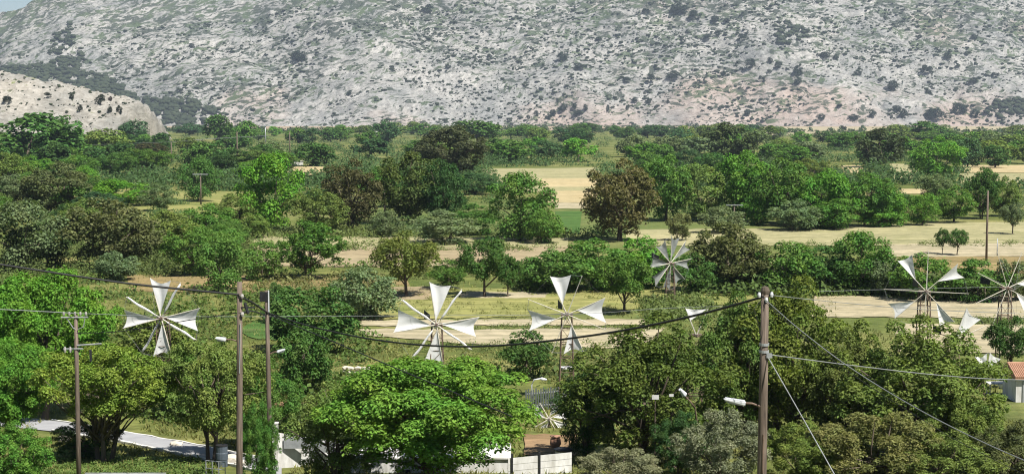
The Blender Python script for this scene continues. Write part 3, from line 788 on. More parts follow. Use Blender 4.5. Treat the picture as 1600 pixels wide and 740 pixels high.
# farthest treeline: one mass
def leafmass(name, pts, sizes, mat, seed, label, per=26, color=(.06, .092, .036, 1), ls=.34):
    rng = np.random.default_rng(seed); P = np.repeat(np.array(pts), per, 0); Sz = np.repeat(np.array(sizes), per, 0); n = len(P)
    dv = rng.normal(size=(n, 3)); dv /= np.linalg.norm(dv, axis=1)[:, None]; dv[:, 2] = np.abs(dv[:, 2])
    P = P + dv * Sz * (.5 + .5 * rng.uniform(0, 1, (n, 1)))
    nr = dv * .7 + rng.normal(size=(n, 3)) * .5 + np.array([0, -.1, .3]); nr /= np.linalg.norm(nr, axis=1)[:, None]
    tg = rng.normal(size=(n, 3)); tg -= nr * (tg * nr).sum(1)[:, None]; tg /= np.linalg.norm(tg, axis=1)[:, None]; bt = np.cross(nr, tg)
    s = (Sz[:, 2:3]) * ls * rng.uniform(.6, 1.3, (n, 1))
    V = np.stack([P - tg * s, P + bt * s * .6, P + tg * s, P - bt * s * .6], 1)
    Q = np.arange(n * 4).reshape(-1, 4)
    o = link(name, mesh_np(name, V.reshape(-1, 3), Q, None, M[mat])); o.color = color
    return tag(o, label, kind='stuff')
pts = []; sz = []
for _ in range(1100):
    px = rb.uniform(-40, 1640); b = 198.5 + 10 * rb.random()
    if px > 1190 and b < 206 and rb.random() < .93: continue
    if px < 240: continue
    if 380 < px < 600 and b < 202: continue
    p = ground(px, b); h = rb.uniform(3.0, 6.5); pts.append((p.x, p.y, 0)); sz.append((h * .9, h * .9, h))
leafmass('far_treeline', pts, sz, 'leaf_far', 31, 'dark strip of far trees along the edge of the plain')
# bushes and undergrowth between the trees
def undergrowth(name, n, region, size, color, seed, label, per, ls, avoid=None):
    rg = random.Random(seed); pts = []; sz = []
    while len(pts) < n:
        px = rg.uniform(region[0], region[2]); b = rg.uniform(region[1], region[3])
        if any(inpoly(px, b, q) for q in (avoid or [])): continue
        p = ground(px, b)
        if vnoise(p.x / 9 + 50, p.y / 9, seed) < .33: continue
        h = rg.uniform(*size); pts.append((p.x, p.y, p.z - .1)); sz.append((h * 1.3, h * 1.3, h))
    return leafmass(name, pts, sz, 'leaf', seed, label, per, (*color, 1), ls)
AV = GAPS + [[(398, 366), (890, 366), (890, 420), (398, 420)], [(978, 345), (1720, 340), (1720, 404), (978, 386)]]
undergrowth('undergrowth', 2100, (-160, 207, 1780, 300), (2.0, 4.8), (.062, .112, .036), 51, 'bushes and low growth between the far trees of the plain', 100, .11, AV)
undergrowth('undergrowth', 560, (-160, 300, 1780, 372), (.7, 2.4), (.078, .130, .038), 57, 'bushes and low growth between the trees of the middle wood', 160, .10, AV)
undergrowth('undergrowth', 200, (-40, 372, 400, 432), (.7, 2.2), (.112, .148, .045), 59, 'bushes and low growth under the left wood', 190, .085, AV)
undergrowth('undergrowth', 260, (-40, 412, 580, 560), (.5, 1.5), (.10, .15, .035), 52, 'weedy green growth between the near trees at the left', 70, .16,
            [[(190, 428), (640, 428), (640, 458), (190, 456)], [(385, 495), (445, 495), (445, 540), (385, 540)]])
undergrowth('undergrowth', 170, (-20, 560, 560, 668), (.5, 1.4), (.085, .13, .03), 53, 'green growth under the near trees beside the road', 80, .14, [[(425, 625), (510, 625), (510, 665), (425, 665)], [(-60, 636), (100, 652), (240, 674), (240, 700), (-60, 680)]])
undergrowth('undergrowth', 260, (20, 722, 330, 752), (.2, .5), (.10, .15, .035), 54, 'weeds on the bank in front of the road', 110, .14, [[(60, 690), (200, 700), (345, 728), (345, 700), (60, 650)]])
undergrowth('undergrowth', 70, (420, 645, 620, 705), (.4, 1.0), (.08, .11, .04), 58, 'weeds behind the white pillar wall', 90, .16)
undergrowth('undergrowth', 160, (780, 560, 1600, 680), (.5, 1.5), (.08, .115, .03), 55, 'growth under the trees at the right', 70, .15, [[(1420, 500), (1600, 500), (1600, 572), (1420, 560)], [(800, 640), (890, 640), (890, 700), (800, 700)]])
undergrowth('undergrowth', 520, (560, 448, 1180, 600), (.15, .5), (.22, .23, .075), 56, 'grass tufts over the meadow by the middle mills', 60, .22, [[(560, 505), (1010, 500), (1010, 545), (560, 530)]])

undergrowth('undergrowth', 150, (825, 428, 1030, 456), (.9, 2.4), (.085, .13, .034), 61, 'low growth filling the hedge behind the third mill', 120, .12)
undergrowth('undergrowth', 230, (1070, 428, 1420, 462), (.9, 2.4), (.085, .13, .034), 62, 'low growth filling the hedge behind the right bare field', 120, .12)
undergrowth('undergrowth', 90, (1400, 445, 1620, 470), (.7, 2.0), (.10, .14, .045), 63, 'low growth behind the right mills', 110, .12)
undergrowth('undergrowth', 110, (1005, 468, 1110, 500), (.4, 1.3), (.13, .17, .05), 64, 'weeds round the foot of the many sailed mill', 110, .13)
undergrowth('undergrowth', 160, (385, 430, 600, 470), (.3, 1.2), (.16, .17, .06), 65, 'dry weeds along the ochre strip', 70, .15)
for i_, (reg_, n_, hs_, lab_) in enumerate((((398, 384, 890, 392), 70, (.5, 1.5), 'weeds along the edge between the pale and the brown field'), ((398, 364, 890, 372), 80, (.6, 2.0), 'bushes along the far edge of the pale green field'),
        ((980, 379, 1640, 386), 60, (.3, .9), 'weeds along the near edge of the wide right field'), ((1310, 499, 1600, 508), 90, (.2, .7), 'weeds between the two bare right fields'), ((560, 509, 1010, 515), 80, (.2, .6), 'weeds along the thin track behind the middle mills'),
        ((560, 536, 1010, 552), 110, (.2, .7), 'weeds in front of the bare field behind the middle mills'), ((600, 416, 900, 440), 90, (.4, 1.4), 'weeds below the brown field'))):
    undergrowth('undergrowth', n_, reg_, hs_, (.13, .165, .05), 80 + i_, lab_, 70, .13)
# grass blades as one mass on the nearer ground
rng = np.random.default_rng(77); n = 60000
px = rng.uniform(-50, 1650, n); py = rng.uniform(425, 750, n)
pt_ = np.arange(420, 760, 4.0); dt_ = np.array([ground(800, q_).y for q_ in pt_])
D = np.interp(py, pt_, dt_); Dx = (px - 800) / F * D
k = vnoise(Dx / 6, D / 6, 91) > .42
BARE = [[(560, 499), (1010, 497), (1010, 548), (560, 530)], [(1310, 460), (1600, 460), (1600, 500), (1310, 500)], [(1420, 505), (1600, 505), (1600, 568), (1420, 556)], [(720, 455), (860, 455), (860, 468), (720, 468)],
        [(80, 652), (190, 668), (450, 718), (450, 750), (345, 726), (195, 697), (80, 680)], [(425, 625), (510, 625), (510, 664), (425, 664)], [(815, 676), (905, 676), (905, 714), (815, 714)]]
for i_ in np.nonzero(k)[0]:
    if any(inpoly(px[i_], py[i_], q_) for q_ in BARE): k[i_] = False
Dx, D = Dx[k], D[k]; n = len(D)
GZ = np.interp(D, TK[:, 0], TK[:, 1])
h = rng.uniform(.10, .34, n); a = rng.uniform(0, 6.28, n); wv = .05
b0 = np.stack([Dx - np.cos(a) * wv, D - np.sin(a) * wv, GZ], -1); b1 = np.stack([Dx + np.cos(a) * wv, D + np.sin(a) * wv, GZ], -1)
tp = np.stack([Dx + rng.normal(0, .14, n), D + rng.normal(0, .14, n), GZ + h], -1)
o = link('grass', mesh_np('grass', np.stack([b0, b1, tp], 1).reshape(-1, 3), None, np.arange(n * 3).reshape(-1, 3), M['leaf'])); o.color = (.19, .19, .06, 1)
tag(o, 'tufts of dry and green grass on the plain', kind='stuff')

# ---- single dark shrubs on the mountain and the pale hill
SHR = [(1283, 189, 14, 9), (1333, 188, 16, 8), (1363, 184, 12, 11), (1364, 196, 7, 5), (1401, 175, 14, 10), (1411, 184, 14, 13), (1462, 184, 36, 14), (1500, 178, 24, 18), (1523, 184, 14, 13), (1393, 186, 4, 7),
       (1420, 197, 8, 5), (1491, 197, 7, 6), (1318, 204, 9, 8), (1570, 195, 12, 7), (1582, 196, 12, 6), (1167, 182, 10, 12), (1085, 194, 9, 8), (880, 174, 12, 12), (898, 171, 9, 9), (915, 175, 8, 9), (903, 182, 13, 9),
       (864, 182, 12, 9), (857, 187, 9, 9), (950, 176, 7, 10), (992, 162, 10, 8), (1013, 163, 9, 8), (980, 172, 6, 6), (837, 182, 9, 8), (826, 187, 7, 6), (1044, 163, 5, 6), (1247, 118, 16, 16), (1172, 108, 17, 14),
       (1190, 128, 10, 8), (1130, 119, 9, 7), (1050, 122, 22, 12), (1018, 127, 14, 11), (980, 130, 12, 8), (878, 96, 20, 13), (905, 108, 17, 8), (668, 22, 18, 14), (466, 96, 30, 16), (1448, 116, 16, 14), (1395, 140, 20, 14),
       (1287, 92, 22, 9), (1306, 93, 9, 7), (1103, 63, 16, 8), (1161, 62, 14, 9), (1121, 60, 9, 10), (1060, 22, 26, 16), (1086, 30, 20, 14), (1117, 36, 14, 9), (1135, 36, 12, 7), (1010, 21, 14, 7), (1246, 132, 12, 12), (1216, 108, 14, 9),
       (1480, 92, 14, 9), (1522, 62, 12, 8), (1375, 128, 9, 6), (1452, 148, 12, 8), (1520, 132, 16, 9), (1555, 120, 12, 7), (935, 64, 12, 6), (1204, 98, 10, 8), (1436, 60, 10, 6), (300, 75, 10, 7), (545, 150, 9, 8), (700, 108, 9, 6), (765, 92, 8, 6), (1312, 168, 9, 5), (1256, 165, 5, 4), (1340, 118, 12, 8)]
HSH = [(156, 163, 17, 15, 'roundest dark shrub on the pale hill'), (12, 162, 16, 10, 'wide dark shrub at the left end of the pale hill'), (75, 153, 12, 7, 'flat dark shrub high on the pale hill'), (172, 159, 7, 7, 'small reddish shrub beside the roundest one on the pale hill'),
       (112, 155, 8, 8, 'small shrub in the middle of the pale hill'), (172, 177, 9, 10, 'rounded shrub low on the pale hill'), (187, 178, 11, 13, 'upright shrub low at the right of the pale hill'), (125, 175, 9, 10, 'shrub low in the middle of the pale hill')]
def shrub(p, wm, hm, label, group, cat='shrub', col=(.03, .046, .024)):
    TC[0] += 1; rg = random.Random(TC[0])
    me, tm = KIND['far'][rg.randrange(7)]
    o = link('mountain_shrub', me, None, (p.x, p.y, p.z - hm * .12)); o.scale = (wm, wm, hm); o.rotation_euler = (0, 0, rg.uniform(0, 6)); o.color = (*col, 1)
    return tag(o, label, cat, group)
ML = [(345, 'the tall far tree'), (424, 'the tallest bright green tree'), (550, 'the tall dark tree'), (606, 'the far tree rising mid belt'), (683, 'the second mill'), (745, 'the broad far tree'), (812, 'the rounded tree by the cream field'), (886, 'the third mill'),
      (968, 'the great brown tree'), (1047, 'the many sailed mill'), (1100, 'the flat topped far tree'), (1143, 'the tallest dark far tree'), (1195, 'the right pole'), (1250, 'the tree behind the right pole'), (1330, 'the small cream field'), (1374, 'the rounded far tree'), (1415, 'the pale green field'),
      (1464, 'the bright far tree'), (1541, 'the tall thin pole'), (1585, 'the right picture edge')]
def mzone(px, py, wd, ht):
    h = 'at the mountain foot' if py > 182 else 'low on the slope' if py > 150 else 'partway upslope' if py > 115 else 'halfway upslope' if py > 75 else 'high on the slope' if py > 40 else 'near the view top'
    sh = 'flat' if wd > 1.7 * ht else 'upright' if ht > wd else 'rounded'
    z = 'large ' if wd >= 18 else '' if wd >= 10 else 'small '
    near = sorted(ML, key=lambda l: abs(l[0] - px))
    for l in near[:3]:
        d_ = px - l[0]; r_ = 'above' if abs(d_) < 9 else 'up left of' if d_ < 0 else 'up right of'
        t = f'{z}{sh} dark shrub {h} {r_} {l[1]}'
        if t not in USED and len(t.split()) <= 16: USED.add(t); return t
    return t
for (px, b, wd, ht) in SHR:
    p = hit(px, b, mount_z, 2900, 3900) or ground(px, b)
    if b > 189: p = ground(px, max(b, 193.5))
    shrub(p, wd * p.y / F * 1.1, ht * p.y / F * 1.2, mzone(px, b, wd, ht), 'single shrubs on the mountainside')
for (px, b, wd, ht, lab) in HSH:
    p = hit(px, b, hill_z, 1040, 1250, 1.0)
    if p: shrub(p, wd * p.y / F, ht * p.y / F * 1.2, lab, 'shrubs on the pale hill', col=(.06, .04, .03) if 'reddish' in lab else (.035, .045, .025))

# ------------------------------------------------------------------ windmills
def mill(hpx, hpy, Y, rpx, a0, states, label, yaw=0, span=29, tower=True, tw=.62, apex=.10, vane=True, sparcol='spar', base=None, tilt=0, thick=1.0, cloth='cloth'):
    """states: eight letters - S set sail, F furled sail, B bare spar, n none"""
    hub = at(hpx, hpy, Y); z0 = gz(Y) if base is None else base
    Rm = rpx * Y / F
    o = empty('windmill', (hub.x, Y + .45, z0), label, 'windmill', 'sail windmills on the plain')
    rotm = Matrix.Rotation(R(yaw), 3, 'Z') @ Matrix.Rotation(R(tilt), 3, 'X')
    hl = Vector((0, -.45, hub.z - z0))
    def wp(a, r, off=0.0):
        return hl + rotm @ Vector((math.cos(R(a)) * r * Rm, -off, math.sin(R(a)) * r * Rm))
    mb = MB(); mb.tube([hl + rotm @ Vector((0, -.12, 0)), hl + rotm @ Vector((0, .1, 0))], .11 * min(1, Rm / 2), 12)
    hb = mb.build('hub', M['steel'], o, True)
    mb = MB(); mb.tube([hl + rotm @ Vector((0, -.12, 0)), hl + rotm @ Vector((0, -.75 * Rm / 2.4, 0))], [.045, .03], 6); mb.tube([hl + rotm @ Vector((0, .1, 0)), hl + rotm @ Vector((0, .55, 0))], .06, 6)
    mb.build('axle', M['steel'], o)
    tips = []
    for k in range(8):
        a = a0 - 45 * k; st = states[k]
        if st == 'n': continue
        bow = hl + rotm @ Vector((0, -.75 * Rm / 2.4, 0))
        mb = MB(); mb.tube([wp(a, .03), wp(a, 1.0)], [.034 * thick, .02 * thick], 6); mb.build('spar', M[sparcol], o)
        tips.append(wp(a, .98))
        if st == 'F':
            mb = MB(); rg = random.Random(k + hpx)
            ps = [wp(a - .9 * math.sin(i), .16 + .80 * i / 8, .05) for i in range(9)]
            mb.tube(ps, [.03] + [rg.uniform(.055, .085) for _ in range(7)] + [.05], 8); mb.build('rolled_sail', M['cloth'], o, True)
        if st == 'S':
            n_ = 10; vv = []; ff = []
            rg = random.Random(k * 7 + hpx)
            sg = span * rg.uniform(.88, 1.12); sgb = rg.uniform(.08, .17); hol = rg.uniform(.06, .15)
            A = wp(a, apex); T = wp(a, .99); L = wp(a - sg, .95, .04)
            for side in (0, 1):
                for i in range(n_ + 1):
                    u = i / n_
                    e0 = A.lerp(T, u); e1 = A.lerp(L, u)
                    for j in range(n_ + 1):
                        v = j / n_; p = e0.lerp(e1, v)
                        bel = math.sin(math.pi * v) * u * sgb * Rm * (1 - .45 * u)
                        p = p + rotm @ Vector((0, 1, 0)) * (bel - .02 + .006 * side)
                        p += (A - p) * (hol * math.sin(math.pi * v)) * u ** 5     # hollow leech
                        p = p + rotm @ Vector((0, 1, 0)) * .028 * u * math.sin(v * 9 + u * 6 + k * 2.3)
                        vv.append(p)
            st_ = (n_ + 1) ** 2
            for sd in (0, 1):
                for i in range(n_):
                    for j in range(n_):
                        b = sd * st_ + i * (n_ + 1) + j; q = (b, b + 1, b + n_ + 2, b + n_ + 1)
                        ff.append(q if sd else q[::-1])
            mb = MB(); mb.add(vv, ff); s_ = mb.build('sail', M[cloth], o)
            for p in s_.data.polygons: p.use_smooth = True
            mb = MB(); nx_ = wp(a - 45, .98); mb.tube([L, nx_], .008, 4); mb.build('rope', M['wire'], s_)
    mb = MB(); bow = hl + rotm @ Vector((0, -.75 * Rm / 2.4, 0))
    for t_ in tips: mb.tube([bow, t_], .0055, 3, False)
    for i in range(len(tips)): mb.tube([tips[i], tips[(i + 1) % len(tips)]], .0055, 3, False)
    mb.build('rigging', M['wire'], o)
    if tower == 'post':
        mb = MB(); mb.tube([(0, 0, -.1), (0, 0, hl.z)], .06, 8); mb.build('post', M['steel'], o)
        mb = MB(); mb.tube([(0, 0, hl.z), (0, -.3, hl.z)], .04, 6); mb.build('bearing', M['steel'], o)
        return o
    H = hl.z - .06; bw = tw * 1.55
    def lp(sx, sy, t):
        ww = bw + (tw - bw) * t; return Vector((sx * ww / 2, sy * ww / 2, H * t))
    for sx in (-1, 1):
        for sy in (-1, 1):
            mb = MB(); mb.tube([lp(sx, sy, -.02), lp(sx, sy, 1)], .042, 4); mb.build('leg', M['steel'], o)
    nb = 6
    for i in range(nb + 1):
        t = i / nb; mb = MB()
        cs = [lp(-1, -1, t), lp(1, -1, t), lp(1, 1, t), lp(-1, 1, t)]
        for j in range(4): mb.tube([cs[j], cs[(j + 1) % 4]], .024, 4)
        if i < nb:
            t2 = (i + 1) / nb; ds = [lp(-1, -1, t2), lp(1, -1, t2), lp(1, 1, t2), lp(-1, 1, t2)]
            for j in range(4):
                mb.tube([cs[j], ds[(j + 1) % 4]], .015, 4)
        mb.build('brace', M['steel'], o)
    mb = MB(); mb.box((0, -.05, H + .03), (tw * 1.15, tw * 1.15, .1)); mb.build('head_plate', M['steel'], o)
    if vane:
        mb = MB(); d = rotm @ Vector((0, 1, 0)); s = rotm @ Vector((1, 0, 0))
        c0 = Vector((0, 0, H + .15))
        mb.tube([c0, c0 + d * 1.7 + s * -.3], .03, 5); mb.build('tail_boom', M['steel'], o)
        c1 = c0 + d * 1.3 + s * -.35; e = (d * .7 - s * .28)
        mb = MB(); t_ = s * .012
        v = [c1, c1 + e, c1 + e + Vector((0, 0, .55)), c1 + Vector((0, 0, .32)) - e * .1]
        mb.add([p - t_ for p in v] + [p + t_ for p in v], [(0, 1, 2, 3), (7, 6, 5, 4), (0, 4, 5, 1), (1, 5, 6, 2), (2, 6, 7, 3), (3, 7, 4, 0)]); mb.build('tail_vane', M['dark'], o)
    return o
mill(252, 497, 95, 66, 105, 'SFSFSFSF', 'leftmost windmill with four white sails set and four rolled', yaw=-8, thick=1.2)
m2 = mill(682, 507, 95, 69, 99, 'SFSFSFSF', 'second windmill from the left, white sails above the widest green tree', yaw=8, thick=1.2)
m3 = mill(886, 491, 95, 66, 114, 'SBSBSBSB', 'third windmill from the left on a bare rusty lattice tower', yaw=-4, span=32, apex=.26, thick=.85)
mb = MB()
mb.tube([(0, 0, 2.02), (0, 0, 2.10)], .42, 14); mb.build('platform', M['white'], m3)
mb = MB(); mb.tube([(0, 0, .25), (0, 0, .34)], .5, 14); mb.build('platform', M['white'], m3)
mill(1048, 411, 148, 45, 96, 'SSSSSSSS', 'distant windmill with all eight narrow sails set, left of the brownish tree', yaw=38, span=25, apex=.12, thick=1.1, cloth='cloth_grey', tilt=8)
mill(1447, 455, 105, 65, 133, 'SBSBSBSB', 'tall windmill at the right with two raised sails before a bare field', yaw=-10, span=24, apex=.36, thick=.8)
mill(1574, 450, 108, 62, 110, 'BBSSBBBB', 'nearly bare windmill at the right edge with thin spars', yaw=20, span=24, apex=.3, thick=.85)
mill(1491, 531, 93, 55, 70, 'SBnnnnnn', 'low windmill with a single bright sail against the bare field, wheel hidden by a tree', span=33, apex=.05)
mill(1541, 582, 90, 33, 126, 'SSnnnnnn', 'small windmill with a wide short sail beside the white hut', span=38, apex=.02, tower='post')
mill(1088, 524, 86, 47, 112, 'SBnnnnnn', 'windmill mostly hidden by dark trees, one sail tip under the cable', span=42, apex=.55, vane=False)
mill(858, 654, 85, 30, 165, 'SBSSSBSB', 'tiny garden windmill on a post behind the white fence', span=34, apex=.2, tower='post')

# ------------------------------------------------------------------ poles, lamps and cables
def pole(px, topy, Y, wpx, label, lean=0, mat='wood', thin=.82, group='wooden utility poles'):
    tp = at(px, topy, Y); z0 = gz(Y); rad = wpx / 2 * Y / F
    o = empty('utility_pole', (tp.x, Y, z0), label, 'utility pole', group)
    h = tp.z - z0; mb = MB()
    mb.tube([(-lean, 0, -.3), (-lean * .6, .01, h * .33), (-lean * .3, 0, h * .66), (0, 0, h)], [rad * 1.12, rad * 1.06, rad * .98, rad * thin], 14)
    mb.build('shaft', M[mat], o, True)
    return o, h
def lamp(o, h, anchor, head, size=(.62, .24, .14), side=-1):
    """lamp arm and shell on a pole; positions relative to the pole root"""
    a, b = Vector(anchor), Vector(head)
    mb = MB(); mb.tube([a, a.lerp(b, .5) + Vector((0, 0, .04)), b], .03, 6); mb.build('lamp_arm', M['steel'], o)
    d = (b - a).normalized(); ang = math.atan2(d.y, d.x)
    bm = bmesh.new(); bmesh.ops.create_cube(bm, size=1)
    for v in bm.verts:
        v.co.x *= size[0]; v.co.y *= size[1] * (1 if v.co.x < 0 else .8); v.co.z *= size[2] * (.55 if v.co.x > 0 else 1)
    bmesh.ops.bevel(bm, geom=bm.edges[:], offset=.035, segments=2, affect='EDGES')
    rm = d.to_track_quat('X', 'Z').to_matrix().to_4x4()
    bmesh.ops.transform(bm, matrix=Matrix.Translation(b + d * size[0] * .42) @ rm, verts=bm.verts)
    me = bpy.data.meshes.new('lamp_head'); bm.to_mesh(me); bm.free(); me.materials.append(M['lampwhite'])
    lh = link('lamp_head', me, o)
    mb = MB(); mb.box(b + d * size[0] * .45 + Vector((0, 0, -size[2] * .48)), (size[0] * .6, size[1] * .6, .03), rm.to_3x3()); mb.build('lens', M['galv'], lh)
def rel(o, px, py, Y): return at(px, py, Y) - o.location
# right pole
pR, hR = pole(1195.5, 452, 43, 14.5, 'thick wooden pole right of centre with a lamp and hanging cables', lean=.045)
mb = MB(); mb.tube([(0, 0, hR - .12), (0, 0, hR - .03), (0, 0, hR + .06), (0, 0, hR + .1)], [.12, .135, .10, .02], 10); mb.build('cap', M['bark'], pR)
for dx, dz in ((-.18, -.14), (.17, -.13), (.02, -.28)):
    mb = MB(); mb.tube([(dx, -.1, hR + dz - .07), (dx, -.1, hR + dz), (dx, -.1, hR + dz + .07)], [.035, .052, .03], 8); mb.build('insulator', M['lampwhite'], pR)
mb = MB(); mb.box((0, 0, hR - .17), (.44, .08, .07)); mb.build('bracket', M['dark'], pR)
for zz in (1.52, 1.72):
    mb = MB(); mb.tube([(-.01, 0, hR - zz), (-.01, 0, hR - zz - .07)], .145, 14); mb.build('band', M['galv'], pR)
mb = MB(); mb.box((.12, -.1, hR - 1.86), (.16, .1, .12)); mb.build('clamp', M['galv'], pR)
mb = MB(); mb.tube([(-.1, -.12, hR - .25), (-.32, -.13, hR - .55), (-.2, -.13, hR - .95), (-.13, -.11, hR - 1.3)], .012, 5); mb.build('jumper_cable', M['cable'], pR)
lamp(pR, hR, (-.1, -.06, rel(pR, 1180, 634, 43).z), rel(pR, 1162, 629, 43), (.62, .26, .15))
mb = MB(); mb.tube([(-.02, -.13, hR - 4.1), (-.03, -.14, hR - 5.2)], .022, 6); mb.build('conduit', M['steel'], pR)
# left pole
pL, hL = pole(374.5, 440, 55, 9.6, 'wooden pole left of the middle reaching the bottom edge, lamp on its left', lean=.15)
mb = MB(); mb.box((.28, -.05, hL - .92), (.5, .06, .05)); mb.tube([(.18, -.05, hL - .75), (.30, -.05, hL - 1.15)], .06, 8); mb.build('bracket', M['dark'], pL)
for dz in (.5, 1.15):
    mb = MB(); mb.tube([(.1, -.12, hL - dz - .07), (.1, -.12, hL - dz), (.1, -.12, hL - dz + .07)], [.05, .07, .04], 8); mb.build('insulator', M['ceramic'], pL)
mb = MB(); mb.tube([(.02, -.12, hL - 1.5), (-.03, -.125, hL - 3.3)], .018, 5); mb.build('conduit', M['galv'], pL)
lamp(pL, hL, (-.1, 0, rel(pL, 366, 533, 55).z), rel(pL, 352, 530, 55), (.40, .24, .14))
# second left pole
pM, hM = pole(416.5, 454, 66, 7.2, 'shorter wooden pole beside the left one, half hidden by trees', lean=-.09)
mb = MB(); mb.box((-.12, -.05, hM - .25), (.34, .1, .42)); mb.build('junction_box', M['dark'], pM)
mb = MB(); mb.tube([(.1, -.1, hM + .03), (.1, -.1, hM - .9)], .03, 6); mb.build('conduit', M['lampwhite'], pM)
lamp(pM, hM, (.1, 0, rel(pM, 424, 553, 66).z), rel(pM, 434, 549, 66), (.38, .24, .13))
# crossarm pole
pX, hX = pole(118.5, 492, 66, 7, 'thin brown pole at the far left carrying two crossarms', lean=.03)
for (zz, x0, x1, tl) in ((.03, -.62, .55, -.1), (1.42, -.55, .3, -.08), (1.30, .05, 1.1, .13)):
    mb = MB(); mb.tube([(x0, -.08, hX - zz - tl * x0), (x1, -.08, hX - zz + tl * .5)], .035, 5); mb.build('crossarm', M['galv'], pX)
for k in range(5):
    x = -.5 + k * .24; mb = MB(); z = hX - .03 + .1
    mb.tube([(x, -.08, z - .08), (x, -.08, z), (x, -.08, z + .09)], [.03, .055, .035], 8); mb.build('insulator', M['ceramic'], pX)
mb = MB(); mb.tube([(-.4, -.08, hX - .08), (-.1, -.1, hX - .55), (.0, -.1, hX - .6)], .02, 5); mb.tube([(.42, -.08, hX - .06), (.35, -.1, hX - .5), (.1, -.1, hX - .6)], .02, 5); mb.build('strut', M['galv'], pX)
mb = MB(); mb.box((.62, -.06, hX - 1.75), (.08, .1, .5)); mb.build('fuse', M['dark'], pX)
for k, x in enumerate((-.48, -.25)):
    mb = MB(); mb.tube([(x, -.08, hX - 1.62), (x, -.08, hX - 1.5), (x, -.08, hX - 1.36)], [.03, .06, .03], 8); mb.build('insulator', M['ceramic'], pX)
# distant poles
def far_pole(px, top, base, label, arm=0, mat='wood', wpx=2.4):
    g_ = ground(px, base); t = at(px, top, g_.y); h = t.z - g_.z; r = wpx / 2 * g_.y / F
    o = empty('utility_pole', g_, label, 'utility pole', 'distant utility poles')
    mb = MB(); mb.tube([(0, 0, -.2), (0, 0, h)], [r * 1.1, r * .8], 8); mb.build('shaft', M[mat], o, True)
    if arm:
        wa = arm * g_.y / F; mb = MB(); mb.box((0, -r * 1.2, h - r), (wa, r * 1.2, r * 1.0)); mb.build('crossarm', M['galv'], o)
    return o
far_pole(1541, 298, 412, 'tall thin pole over the wide field at the right', 0, 'wood', 3.4)
far_pole(1147, 319, 362, 'pole with a pale crossarm in the right wood', 26)
far_pole(601, 288, 345, 'pole with a pale crossarm right of the tall dark tree', 24)
far_pole(314, 271, 320, 'pole with a pale crossarm in the left wood', 24)
far_pole(371, 206, 262, 'pale bare pole in the far belt at the left', 0, 'wood', 2.0)
far_pole(453, 206, 245, 'pale bare pole behind the bright green tree', 0, 'wood', 1.8)
far_pole(1558, 372, 400, 'short thin pole on the pale track at the right', 0, 'galv', 1.6)
far_pole(268, 222, 255, 'thin pole with a wire at the upper left', 0, 'wood', 1.8)
far_pole(415, 196, 228, 'thin pole with a short pale crossarm in the far belt', 14, 'galv', 1.8)

def cable(pts, r, label, mat='cable', sag=0, name='cable'):
    """pts: list of (px,py,Y) knots; smooth curve through them"""
    P = [at(*p) for p in pts]; out = []
    for i in range(len(P) - 1):
        p0 = P[max(i - 1, 0)]; p1 = P[i]; p2 = P[i + 1]; p3 = P[min(i + 2, len(P) - 1)]
        for k in range(12):
            t = k / 12
            out.append(.5 * ((2 * p1) + (p2 - p0) * t + (2 * p0 - 5 * p1 + 4 * p2 - p3) * t * t + (3 * p1 - p0 - 3 * p2 + p3) * t ** 3))
    out.append(P[-1])
    if sag:
        n_ = len(out) - 1
        out = [p - Vector((0, 0, sag * 4 * (i / n_) * (1 - i / n_))) for i, p in enumerate(out)]
    mb = MB(); mb.tube(out, r, 6); o = mb.build(name, M[mat], None, True)
    return tag(o, label, 'cable')
cable([(-140, 392, 52), (0, 413, 53), (180, 440, 54), (300, 453, 54.6), (374, 460, 54.9)], .040, 'thick black cable from the left edge to the left wooden pole')
cable([(374, 463, 54.9), (395, 473, 60), (416, 487, 65.8)], .045, 'short black cable between the two left wooden poles')
cable([(376, 489, 54.9), (395, 486, 60), (416, 493, 65.8)], .03, 'lower short cable between the two left wooden poles')
cable([(374, 488, 54.9), (300, 499, 57), (190, 517, 60), (120, 520, 65.8)], .016, 'thin dark cable from the left wooden pole to the crossarm pole')
cable([(416, 488, 65.9), (480, 508, 63), (560, 526, 60), (640, 537, 57), (720, 541, 54.5), (800, 538, 52), (900, 527, 49.5), (1000, 511, 47), (1100, 489, 45), (1194, 463, 42.9)], .036, 'long sagging black cable from the second left pole to the right pole')
cable([(416, 490, 65.9), (470, 512, 62), (560, 550, 57), (660, 592, 52), (800, 650, 46)], .022, 'dark cable dropping from the second left pole toward the front')
cable([(-120, 480, 62), (0, 483, 64), (118, 489, 65.9)], .018, 'pale wire from the left edge to the crossarm pole', 'wire')
cable([(118, 489, 65.9), (300, 494, 70), (600, 493, 78), (900, 490, 86), (1150, 478, 95), (1650, 482, 110)], .012, 'long thin pale wire passing behind the mills', 'wire')
cable([(1196, 460, 42.9), (1320, 473, 47), (1460, 484, 52), (1660, 492, 60)], .011, 'thin pale wire from the right pole top to the right edge', 'wire')
cable([(1197, 553, 42.9), (1320, 569, 44), (1450, 584, 46), (1560, 592, 48), (1680, 594, 50)], .016, 'pale cable from the middle of the right pole to the right edge', 'wire')
cable([(1196, 468, 42.9), (1250, 515, 41), (1330, 575, 39), (1430, 636, 36.5), (1540, 692, 34), (1680, 752, 31)], .013, 'thick grey cable descending from the right pole to the lower right', 'wire')
cable([(1196, 472, 42.9), (1260, 530, 41), (1340, 590, 39), (1430, 648, 36.5), (1500, 690, 34), (1640, 760, 31)], .007, 'thin dark cable close below the thick grey cable')
cable([(1199, 556, 42.9), (1250, 645, 41.5), (1312, 755, 40)], .016, 'straight pale guy wire of the right pole', 'wire', name='guy_wire')
cable([(268, 222, 455 * 1.2), (130, 227, 600)], .08, 'faint wire over the far trees at the upper left', 'wire')
